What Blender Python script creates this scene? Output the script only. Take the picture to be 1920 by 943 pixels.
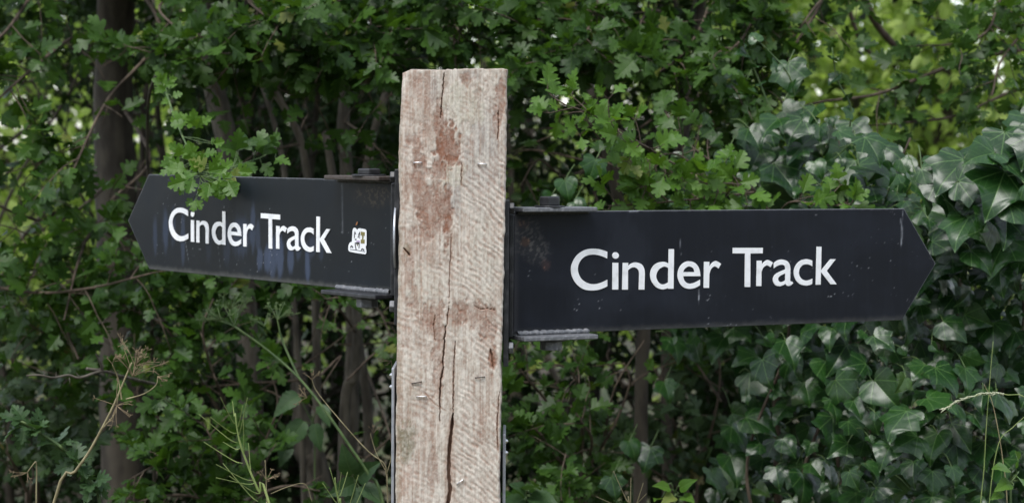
import bpy, math, random
import numpy as np
from mathutils import Vector, Matrix
from mathutils.geometry import tessellate_polygon

for o in list(bpy.data.objects):
    bpy.data.objects.remove(o)
SC = bpy.context.scene
COL = SC.collection
RND = random.Random(7)
RNG = np.random.default_rng(11)

# ------------------------------------------------------------------ camera
PITCH, ROLL = math.radians(2.86), math.radians(0.37)
CAM = np.array([0.0, 0.0, 1.55])
LENS = 70.0
FPX = LENS / 36.0 * 1920.0
FW = np.array([0, math.cos(PITCH), -math.sin(PITCH)])
UP0 = np.array([0, math.sin(PITCH), math.cos(PITCH)])
RT0 = np.array([1.0, 0, 0])
RT = math.cos(ROLL) * RT0 + math.sin(ROLL) * UP0
UP = math.cos(ROLL) * UP0 - math.sin(ROLL) * RT0
cd = bpy.data.cameras.new('camera')
cam = bpy.data.objects.new('camera', cd)
COL.objects.link(cam)
cd.lens, cd.sensor_width, cd.sensor_fit = LENS, 36.0, 'HORIZONTAL'
cd.clip_start, cd.clip_end = 0.05, 2000.0
cam.matrix_world = Matrix(((RT[0], UP[0], -FW[0], CAM[0]), (RT[1], UP[1], -FW[1], CAM[1]),
                           (RT[2], UP[2], -FW[2], CAM[2]), (0, 0, 0, 1)))
cd.dof.use_dof = True
cd.dof.focus_distance = 3.12
cd.dof.aperture_fstop = 5.6
SC.camera = cam

# ------------------------------------------------------------------ sky, sun, exposure
SUN_EL, SUN_AZ = math.radians(62), math.radians(205)      # azimuth clockwise from +Y: over the path behind the photographer
wd = bpy.data.worlds.new('World')
SC.world = wd
wd.use_nodes = True
nt = wd.node_tree
nt.nodes.clear()
sky = nt.nodes.new('ShaderNodeTexSky')
sky.sky_type = 'NISHITA'
sky.sun_disc = False
sky.sun_elevation, sky.sun_rotation = SUN_EL, SUN_AZ
sky.air_density, sky.dust_density, sky.ozone_density = 1.0, 1.0, 1.0
hs = nt.nodes.new('ShaderNodeHueSaturation')              # overcast: the blue is mostly gone
hs.inputs['Saturation'].default_value = 0.45
bg = nt.nodes.new('ShaderNodeBackground')
bg.inputs['Strength'].default_value = 0.15
wo = nt.nodes.new('ShaderNodeOutputWorld')
nt.links.new(sky.outputs[0], hs.inputs['Color'])
nt.links.new(hs.outputs[0], bg.inputs['Color'])
nt.links.new(bg.outputs[0], wo.inputs['Surface'])
sd = bpy.data.lights.new('sun', 'SUN')
sd.energy, sd.angle, sd.color = 1.5, math.radians(30), (1.0, 0.98, 0.95)
sun = bpy.data.objects.new('sun', sd)
COL.objects.link(sun)
sdir = Vector((math.sin(SUN_AZ) * math.cos(SUN_EL), math.cos(SUN_AZ) * math.cos(SUN_EL), math.sin(SUN_EL)))
sun.rotation_euler = sdir.to_track_quat('Z', 'Y').to_euler()
sun.location = (0, -3, 8)
SC.view_settings.view_transform = 'Standard'
SC.view_settings.look = 'None'
SC.view_settings.gamma = 1.0
SC.view_settings.exposure = 1.15
SC.view_settings.use_curve_mapping = False
SC.cycles.max_bounces = 7
SC.cycles.transparent_max_bounces = 4
SC.cycles.use_denoising = True


# ------------------------------------------------------------------ helpers
def ray(px, py):
    return FW * FPX + RT * (px - 960.0) + UP * (471.5 - py)


def P(px, py, Y):                       # point of the place seen at that spot of the photograph, Y metres away
    r = ray(px, py)
    return CAM + r * (Y / r[1])


def project(p):                         # world points -> photograph pixels and distance
    q = p - CAM
    z = q @ FW
    return 960 + FPX * (q @ RT) / z, 471.5 - FPX * (q @ UP) / z, z


def lin(c):
    c = np.asarray(c, float) / 255.0
    return np.where(c <= 0.04045, c / 12.92, ((c + 0.055) / 1.055) ** 2.4)


def nrm(v):
    v = np.asarray(v, float)
    return v / max(1e-9, math.sqrt(float((v * v).sum())))


def sstep(a, b, x):
    t = np.clip((x - a) / (b - a), 0, 1)
    return t * t * (3 - 2 * t)


def vnoise(x, y, seed=0):
    xi, yi = np.floor(x).astype(np.int64), np.floor(y).astype(np.int64)
    xf, yf = x - xi, y - yi
    u, v = xf * xf * (3 - 2 * xf), yf * yf * (3 - 2 * yf)

    def h(i, j):
        n = (i * 374761393 + j * 668265263 + seed * 1442695041) & 0xFFFFFFFF
        n = ((n ^ (n >> 13)) * 1274126177) & 0xFFFFFFFF
        return ((n ^ (n >> 16)) & 0xFFFF) / 65535.0
    return (h(xi, yi) * (1 - u) + h(xi + 1, yi) * u) * (1 - v) + (h(xi, yi + 1) * (1 - u) + h(xi + 1, yi + 1) * u) * v


def fbm(x, y, seed=0, oct=4):
    s, a, t = 0.0, 0.5, 0.0
    for k in range(oct):
        s = s + a * vnoise(x * 2 ** k, y * 2 ** k, seed + k * 17)
        t += a
        a *= 0.5
    return s / t


def seg_dist(x, y, pts):
    best = np.full(x.shape, 1e9)
    tt = np.zeros(x.shape)
    n = len(pts) - 1
    for i in range(n):
        ax, ay, bx, by = *pts[i], *pts[i + 1]
        dx, dy = bx - ax, by - ay
        t = np.clip(((x - ax) * dx + (y - ay) * dy) / (dx * dx + dy * dy), 0, 1)
        d = np.hypot(x - ax - t * dx, y - ay - t * dy)
        m = d < best
        best = np.where(m, d, best)
        tt = np.where(m, (i + t) / n, tt)
    return best, tt


def mesh(name, V, F, mat=None, smooth=True, col=None, uv=None, rnd=None):
    """V (n,3); F (m,3|4) array or list of tuples"""
    me = bpy.data.meshes.new(name)
    V = np.asarray(V, np.float32)
    if isinstance(F, np.ndarray):
        m, k = F.shape
        me.vertices.add(len(V))
        me.vertices.foreach_set('co', V.ravel())
        me.loops.add(m * k)
        me.loops.foreach_set('vertex_index', F.astype(np.int32).ravel())
        me.polygons.add(m)
        me.polygons.foreach_set('loop_start', np.arange(0, m * k, k, dtype=np.int32))
        me.update(calc_edges=True)
    else:
        me.from_pydata([tuple(map(float, v)) for v in V], [], [tuple(int(i) for i in f) for f in F])
        me.update()
    if smooth:
        me.polygons.foreach_set('use_smooth', np.ones(len(me.polygons), bool))
    li = np.zeros(len(me.loops), np.int32)
    me.loops.foreach_get('vertex_index', li)
    if uv is not None:
        ul = me.uv_layers.new(name='UVMap')
        ul.data.foreach_set('uv', np.asarray(uv, np.float32)[li].ravel())
    if col is not None:
        at = me.attributes.new('Col', 'FLOAT_COLOR', 'POINT')
        at.data.foreach_set('color', np.asarray(col, np.float32).ravel())
    if rnd is not None:
        at = me.attributes.new('rnd', 'FLOAT', 'POINT')
        at.data.foreach_set('value', np.asarray(rnd, np.float32).ravel())
    if mat is not None:
        me.materials.append(mat)
    return me


def link(name, me, parent=None, kind=None, label=None):
    o = bpy.data.objects.new(name, me)
    COL.objects.link(o)
    if parent is not None:
        o.parent = parent
        o.matrix_parent_inverse = ORIGIN_INV.get(parent.name, Matrix())
    if kind:
        o['kind'] = kind
    if label:
        o['label'] = label
    return o


ORIGIN_INV = {}


def thing(name, label, cat, loc=(0, 0, 0), group=None):
    o = bpy.data.objects.new(name, None)
    COL.objects.link(o)
    o.empty_display_size = 0.1
    o.location = tuple(float(v) for v in loc)
    ORIGIN_INV[o.name] = Matrix.Translation(-Vector(o.location))
    tag(o, label, cat, group)
    return o


def tag(o, label, cat, group=None):
    o['label'], o['category'] = label, cat
    if group:
        o['group'] = group
    return o


def spline(pts, n):
    pts = np.asarray(pts, float)
    if len(pts) == 2:
        t = np.linspace(0, 1, n)[:, None]
        return pts[0] * (1 - t) + pts[1] * t
    p = np.vstack([2 * pts[0] - pts[1], pts, 2 * pts[-1] - pts[-2]])
    out = []
    m = len(pts) - 1
    for q in np.linspace(0, m - 1e-6, n):
        i = int(q)
        t = q - i
        a, b, c, d = p[i], p[i + 1], p[i + 2], p[i + 3]
        out.append(0.5 * (2 * b + (c - a) * t + (2 * a - 5 * b + 4 * c - d) * t * t + (3 * b - a - 3 * c + d) * t ** 3))
    return np.array(out)


class Tubes:
    def __init__(s):
        s.V, s.F, s.n = [], [], 0
        s.boughs = []

    def split(s):
        """one Tubes for each stem"""
        out, off = [], 0
        for i in range(0, len(s.V), 2):
            q = Tubes()
            q.V = s.V[i:i + 2]
            q.F = [f - off for f in s.F[i:i + 2]]
            q.n = len(q.V[0]) + 1
            off += q.n
            out.append(q)
        return out

    def add(s, pts, r0, r1=None, sides=6, knob=0.0):
        pts = np.asarray(pts, float)
        n = len(pts)
        r1 = r0 if r1 is None else r1
        rr = np.linspace(r0, r1, n)
        if knob:
            rr = rr * (1 + knob * RNG.normal(0, 1, n).clip(-1.5, 1.5))
        tg = np.gradient(pts, axis=0)
        tg /= np.linalg.norm(tg, axis=1)[:, None] + 1e-9
        ref = np.array([0.31, 0.93, 0.17])
        if abs(tg[0] @ ref) > 0.9:
            ref = np.array([0.9, 0.1, -0.4])
        a = np.cross(tg, ref)
        a /= np.linalg.norm(a, axis=1)[:, None] + 1e-9
        b = np.cross(tg, a)
        th = np.arange(sides) * 2 * math.pi / sides
        V = pts[:, None, :] + rr[:, None, None] * (np.cos(th)[None, :, None] * a[:, None, :] + np.sin(th)[None, :, None] * b[:, None, :])
        i = np.arange(n - 1)[:, None] * sides
        j = np.arange(sides)[None, :]
        k = (j + 1) % sides
        F = np.stack([i + j, i + k, i + sides + k, i + sides + j], -1).reshape(-1, 4) + s.n
        s.V.append(V.reshape(-1, 3))
        s.F.append(F)
        s.n += n * sides
        # closing tip
        s.V.append((pts[-1] + tg[-1] * rr[-1] * 0.8)[None])
        tipi = s.n
        base = s.n - sides
        s.F.append(np.array([[base + q, base + (q + 1) % sides, tipi, tipi] for q in range(sides)]))
        s.n += 1

    def mesh(s, name, mat):
        if not s.V:
            return None
        V = np.vstack(s.V)
        F = np.vstack(s.F)
        q = F[F[:, 2] != F[:, 3]]
        t = F[F[:, 2] == F[:, 3]][:, :3]
        me = bpy.data.meshes.new(name)
        me.vertices.add(len(V))
        me.vertices.foreach_set('co', V.astype(np.float32).ravel())
        me.loops.add(q.size + t.size)
        me.loops.foreach_set('vertex_index', np.concatenate([q.ravel(), t.ravel()]).astype(np.int32))
        me.polygons.add(len(q) + len(t))
        me.polygons.foreach_set('loop_start', np.concatenate([np.arange(len(q)) * 4, q.size + np.arange(len(t)) * 3]).astype(np.int32))
        me.update(calc_edges=True)
        me.polygons.foreach_set('use_smooth', np.ones(len(me.polygons), bool))
        me.materials.append(mat)
        return me


# ------------------------------------------------------------------ materials
def new_mat(name):
    m = bpy.data.materials.new(name)
    m.use_nodes = True
    t = m.node_tree
    t.nodes.clear()
    out = t.nodes.new('ShaderNodeOutputMaterial')
    return m, t, out


def nd(t, typ, **kw):
    n = t.nodes.new(typ)
    for k, v in kw.items():
        setattr(n, k, v)
    return n


def mth(t, op, a, b=None, c=None, clamp=False):
    n = t.nodes.new('ShaderNodeMath')
    n.operation = op
    n.use_clamp = clamp
    for i, v in enumerate((a, b, c)):
        if v is None:
            continue
        if isinstance(v, (int, float)):
            n.inputs[i].default_value = v
        else:
            t.links.new(v, n.inputs[i])
    return n.outputs[0]


def mixc(t, f, a, b):
    n = t.nodes.new('ShaderNodeMix')
    n.data_type = 'RGBA'
    for sock, v in ((n.inputs[0], f), (n.inputs[6], a), (n.inputs[7], b)):
        if isinstance(v, (int, float)):
            sock.default_value = v
        elif isinstance(v, (tuple, list, np.ndarray)):
            sock.default_value = (*[float(x) for x in v[:3]], 1)
        else:
            t.links.new(v, sock)
    return n.outputs[2]


def smooth_mask(t, v, lo, hi):
    n = t.nodes.new('ShaderNodeMapRange')
    n.interpolation_type = 'SMOOTHSTEP'
    t.links.new(v, n.inputs[0])
    n.inputs[1].default_value, n.inputs[2].default_value = lo, hi
    n.inputs[3].default_value, n.inputs[4].default_value = 0.0, 1.0
    return n.outputs[0]


def leaf_mat(name, dark, light, vein, kind='pinnate', rough=0.45, spec=0.5, trans=0.35, tcol=None, odd=None, odd_at=0.93, veinf=0.6, bump=0.35):
    m, t, out = new_mat(name)
    uv = nd(t, 'ShaderNodeUVMap')
    sp = nd(t, 'ShaderNodeSeparateXYZ')
    t.links.new(uv.outputs[0], sp.inputs[0])
    x, y = sp.outputs[0], sp.outputs[1]
    at = nd(t, 'ShaderNodeAttribute', attribute_name='rnd')
    oi = nd(t, 'ShaderNodeObjectInfo')
    r = mth(t, 'FRACT', mth(t, 'ADD', at.outputs['Fac'], oi.outputs['Random']))
    ax = mth(t, 'ABSOLUTE', x)
    if kind == 'palmate':
        ang = mth(t, 'ARCTAN2', ax, mth(t, 'ADD', y, 0.02))
        rad = mth(t, 'SQRT', mth(t, 'ADD', mth(t, 'MULTIPLY', x, x), mth(t, 'MULTIPLY', y, y)))
        dv = mth(t, 'MULTIPLY', rad, mth(t, 'PINGPONG', ang, 0.36))
        main = mth(t, 'SUBTRACT', 1.0, smooth_mask(t, dv, 0.005, 0.017))
        side = mth(t, 'PINGPONG', mth(t, 'SUBTRACT', rad, mth(t, 'MULTIPLY', 1.4, dv)), 0.075)
        sec = mth(t, 'MULTIPLY', mth(t, 'SUBTRACT', 1.0, smooth_mask(t, side, 0.002, 0.012)), 0.45)
    else:
        main = mth(t, 'SUBTRACT', 1.0, smooth_mask(t, ax, 0.008, 0.022))
        side = mth(t, 'PINGPONG', mth(t, 'SUBTRACT', y, mth(t, 'MULTIPLY', 0.75, ax)), 0.085)
        sec = mth(t, 'MULTIPLY', mth(t, 'SUBTRACT', 1.0, smooth_mask(t, side, 0.004, 0.018)), 0.6)
    veins = mth(t, 'MAXIMUM', main, sec)
    tc = nd(t, 'ShaderNodeTexCoord')
    no = nd(t, 'ShaderNodeTexNoise')
    no.inputs['Scale'].default_value = 5.0
    no.inputs['Detail'].default_value = 3.0
    t.links.new(uv.outputs[0], no.inputs['Vector'])
    f = mth(t, 'ADD', mth(t, 'MULTIPLY', r, 0.75), mth(t, 'MULTIPLY', no.outputs[0], 0.3), clamp=True)
    c = mixc(t, f, dark, light)
    if odd is not None:
        c = mixc(t, mth(t, 'GREATER_THAN', r, odd_at), c, odd)
    c2 = mixc(t, mth(t, 'MULTIPLY', veins, veinf), c, vein)
    bs = nd(t, 'ShaderNodeBsdfPrincipled')
    t.links.new(c2, bs.inputs['Base Color'])
    bs.inputs['Roughness'].default_value = rough
    bs.inputs['Specular IOR Level'].default_value = spec
    bmp = nd(t, 'ShaderNodeBump')
    bmp.inputs['Strength'].default_value = bump
    bmp.inputs['Distance'].default_value = 0.002
    t.links.new(mth(t, 'SUBTRACT', no.outputs[0], mth(t, 'MULTIPLY', veins, 0.5)), bmp.inputs['Height'])
    t.links.new(bmp.outputs[0], bs.inputs['Normal'])
    tr = nd(t, 'ShaderNodeBsdfTranslucent')
    if tcol is None:
        tcol = tuple(min(1, v) for v in (light[0] * 1.6, light[1] * 1.6, light[2] * 0.8))
    t.links.new(mixc(t, r, tuple(v * 0.8 for v in tcol), tcol), tr.inputs['Color'])
    mx = nd(t, 'ShaderNodeMixShader')
    mx.inputs[0].default_value = trans
    t.links.new(bs.outputs[0], mx.inputs[1])
    t.links.new(tr.outputs[0], mx.inputs[2])
    t.links.new(mx.outputs[0], out.inputs['Surface'])
    return m


def bark_mat(name, a, b, scale=30.0, rough=0.85, bump=0.6):
    m, t, out = new_mat(name)
    tc = nd(t, 'ShaderNodeTexCoord')
    mp = nd(t, 'ShaderNodeMapping')
    mp.inputs['Scale'].default_value = (1, 1, 0.35)
    t.links.new(tc.outputs['Object'], mp.inputs['Vector'])
    no = nd(t, 'ShaderNodeTexNoise')
    no.inputs['Scale'].default_value = scale
    no.inputs['Detail'].default_value = 5.0
    t.links.new(mp.outputs[0], no.inputs['Vector'])
    c = mixc(t, smooth_mask(t, no.outputs[0], 0.35, 0.65), a, b)
    bs = nd(t, 'ShaderNodeBsdfPrincipled')
    t.links.new(c, bs.inputs['Base Color'])
    bs.inputs['Roughness'].default_value = rough
    bs.inputs['Specular IOR Level'].default_value = 0.45
    bmp = nd(t, 'ShaderNodeBump')
    bmp.inputs['Strength'].default_value = bump
    bmp.inputs['Distance'].default_value = 0.004
    t.links.new(no.outputs[0], bmp.inputs['Height'])
    t.links.new(bmp.outputs[0], bs.inputs['Normal'])
    t.links.new(bs.outputs[0], out.inputs['Surface'])
    return m


def paint_mat(name, col, rough=0.4, metal=0.0, spec=0.5, speck=None, scale=60.0, bump=0.1):
    """plain coated surface with a little uneven gloss and colour"""
    m, t, out = new_mat(name)
    tc = nd(t, 'ShaderNodeTexCoord')
    no = nd(t, 'ShaderNodeTexNoise')
    no.inputs['Scale'].default_value = scale
    no.inputs['Detail'].default_value = 6.0
    t.links.new(tc.outputs['Object'], no.inputs['Vector'])
    k = smooth_mask(t, no.outputs[0], 0.45, 0.75)
    c = mixc(t, k, col, speck if speck is not None else tuple(v * 0.8 for v in col))
    bs = nd(t, 'ShaderNodeBsdfPrincipled')
    t.links.new(c, bs.inputs['Base Color'])
    t.links.new(mth(t, 'ADD', rough - 0.1, mth(t, 'MULTIPLY', no.outputs[0], 0.25)), bs.inputs['Roughness'])
    bs.inputs['Metallic'].default_value = metal
    bs.inputs['Specular IOR Level'].default_value = spec
    bmp = nd(t, 'ShaderNodeBump')
    bmp.inputs['Strength'].default_value = bump
    bmp.inputs['Distance'].default_value = 0.001
    t.links.new(no.outputs[0], bmp.inputs['Height'])
    t.links.new(bmp.outputs[0], bs.inputs['Normal'])
    t.links.new(bs.outputs[0], out.inputs['Surface'])
    return m


def attr_mat(name, rough=0.8, spec=0.3, fine=400.0, amt=0.25, bump=0.3, grain=(1, 1, 0.15)):
    """colour comes from the surface's own painted/wood colour attribute; alpha holds the extra roughness"""
    m, t, out = new_mat(name)
    at = nd(t, 'ShaderNodeAttribute', attribute_name='Col')
    tc = nd(t, 'ShaderNodeTexCoord')
    mp = nd(t, 'ShaderNodeMapping')
    mp.inputs['Scale'].default_value = grain
    t.links.new(tc.outputs['Object'], mp.inputs['Vector'])
    no = nd(t, 'ShaderNodeTexNoise')
    no.inputs['Scale'].default_value = fine
    no.inputs['Detail'].default_value = 4.0
    t.links.new(mp.outputs[0], no.inputs['Vector'])
    k = mth(t, 'ADD', 1.0 - amt, mth(t, 'MULTIPLY', no.outputs[0], 2 * amt))
    vm = nd(t, 'ShaderNodeVectorMath', operation='SCALE')
    t.links.new(at.outputs['Color'], vm.inputs[0])
    t.links.new(k, vm.inputs['Scale'])
    bs = nd(t, 'ShaderNodeBsdfPrincipled')
    t.links.new(vm.outputs[0], bs.inputs['Base Color'])
    t.links.new(mth(t, 'MULTIPLY', at.outputs['Alpha'], rough), bs.inputs['Roughness'])
    bs.inputs['Specular IOR Level'].default_value = spec
    bmp = nd(t, 'ShaderNodeBump')
    bmp.inputs['Strength'].default_value = bump
    bmp.inputs['Distance'].default_value = 0.001
    t.links.new(no.outputs[0], bmp.inputs['Height'])
    t.links.new(bmp.outputs[0], bs.inputs['Normal'])
    t.links.new(bs.outputs[0], out.inputs['Surface'])
    return m


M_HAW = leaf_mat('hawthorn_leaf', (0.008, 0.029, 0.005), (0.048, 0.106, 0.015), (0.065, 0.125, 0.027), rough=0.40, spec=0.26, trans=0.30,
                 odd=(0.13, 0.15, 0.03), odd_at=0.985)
M_HAWB = leaf_mat('young_lit_hawthorn_leaf', (0.042, 0.110, 0.010), (0.092, 0.185, 0.022), (0.12, 0.21, 0.045), rough=0.42, spec=0.3, trans=0.35,
                  odd=(0.17, 0.20, 0.05), odd_at=0.95)  # fresh leaf green, with the light on the sprigs brightened into it
M_HAWD = leaf_mat('shade_darkened_leaf', (0.007, 0.018, 0.005), (0.017, 0.036, 0.009), (0.03, 0.05, 0.02), rough=0.6, spec=0.12, trans=0.25)  # hawthorn leaf colour darkened to stand for shade inside the hedge
M_UNDER = leaf_mat('undergrowth_leaf', (0.015, 0.038, 0.011), (0.040, 0.078, 0.022), (0.10, 0.16, 0.06), rough=0.5, spec=0.4, trans=0.3,
                   odd=(0.16, 0.12, 0.03), odd_at=0.965)
M_IVY = leaf_mat('ivy_leaf', (0.004, 0.022, 0.005), (0.018, 0.060, 0.009), (0.075, 0.15, 0.04), kind='palmate', rough=0.30, spec=0.42, trans=0.10,
                 veinf=0.75, bump=0.10, odd=(0.042, 0.085, 0.018), odd_at=0.95)
M_FAR = leaf_mat('sunlight_tinted_far_leaf', (0.07, 0.13, 0.025), (0.36, 0.44, 0.12), (0.3, 0.4, 0.1), rough=0.5, spec=0.4, trans=0.5,
                 tcol=(0.42, 0.60, 0.09))  # leaf colour raised pale, carrying the sunlight and highlights beyond the hedge
M_BROAD = leaf_mat('broad_leaf', (0.022, 0.055, 0.018), (0.042, 0.09, 0.028), (0.07, 0.12, 0.04), rough=0.5, spec=0.4, trans=0.3)
M_BARK = bark_mat('bark', (0.024, 0.019, 0.013), (0.060, 0.050, 0.036))
M_BARKP = bark_mat('pale_bark', (0.045, 0.038, 0.029), (0.105, 0.092, 0.072), 40)
M_TWIG = bark_mat('twig_bark', (0.045, 0.031, 0.021), (0.10, 0.075, 0.052), 60)
M_STRAW = bark_mat('dry_stalk', (0.17, 0.145, 0.075), (0.28, 0.245, 0.135), 80, 0.7, 0.2)
M_DRYB = bark_mat('brown_seed_stalk', (0.11, 0.08, 0.045), (0.21, 0.16, 0.09), 80, 0.8, 0.2)
M_GREEN = bark_mat('green_stalk', (0.045, 0.085, 0.025), (0.095, 0.145, 0.045), 60, 0.6, 0.3)
M_LIME = bark_mat('lime_stalk', (0.13, 0.19, 0.05), (0.22, 0.27, 0.09), 60, 0.6, 0.2)
M_WOOD = attr_mat('weathered_wood', rough=0.9, spec=0.2, fine=260.0, amt=0.16, bump=0.3)
M_SIGN = attr_mat('black_sign_paint', rough=1.0, spec=0.24, fine=500.0, amt=0.10, bump=0.06, grain=(1, 1, 1))
M_WHITE = paint_mat('white_vinyl', (0.83, 0.84, 0.86), 0.4, speck=(0.70, 0.71, 0.72), scale=70)
M_BLACK = paint_mat('black_bracket_paint', (0.016, 0.017, 0.020), 0.42, speck=(0.05, 0.05, 0.055), scale=70, bump=0.3)
M_GREYM = paint_mat('worn_grey_edge', (0.11, 0.115, 0.125), 0.45, speck=(0.22, 0.22, 0.23), scale=150, bump=0.4)
M_ZINC = paint_mat('galvanised_metal', (0.42, 0.44, 0.48), 0.42, metal=0.5, speck=(0.30, 0.32, 0.36), scale=80)
M_STEEL = paint_mat('bright_steel', (0.65, 0.65, 0.66), 0.3, metal=0.9, scale=80)
M_RUST = paint_mat('rusted_steel', (0.075, 0.062, 0.055), 0.6, metal=0.3, speck=(0.06, 0.04, 0.03), scale=200)
M_INK = paint_mat('sticker_ink', (0.02, 0.02, 0.025), 0.4)
M_GOLD = paint_mat('sticker_olive', (0.20, 0.17, 0.05), 0.4)
M_PINK = paint_mat('sticker_mauve', (0.45, 0.36, 0.52), 0.4)
M_LEAFD = paint_mat('dead_leaf_scrap', (0.30, 0.12, 0.04), 0.7)
M_SEED = paint_mat('pale_grass_seed', (0.42, 0.44, 0.30), 0.7)
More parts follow.
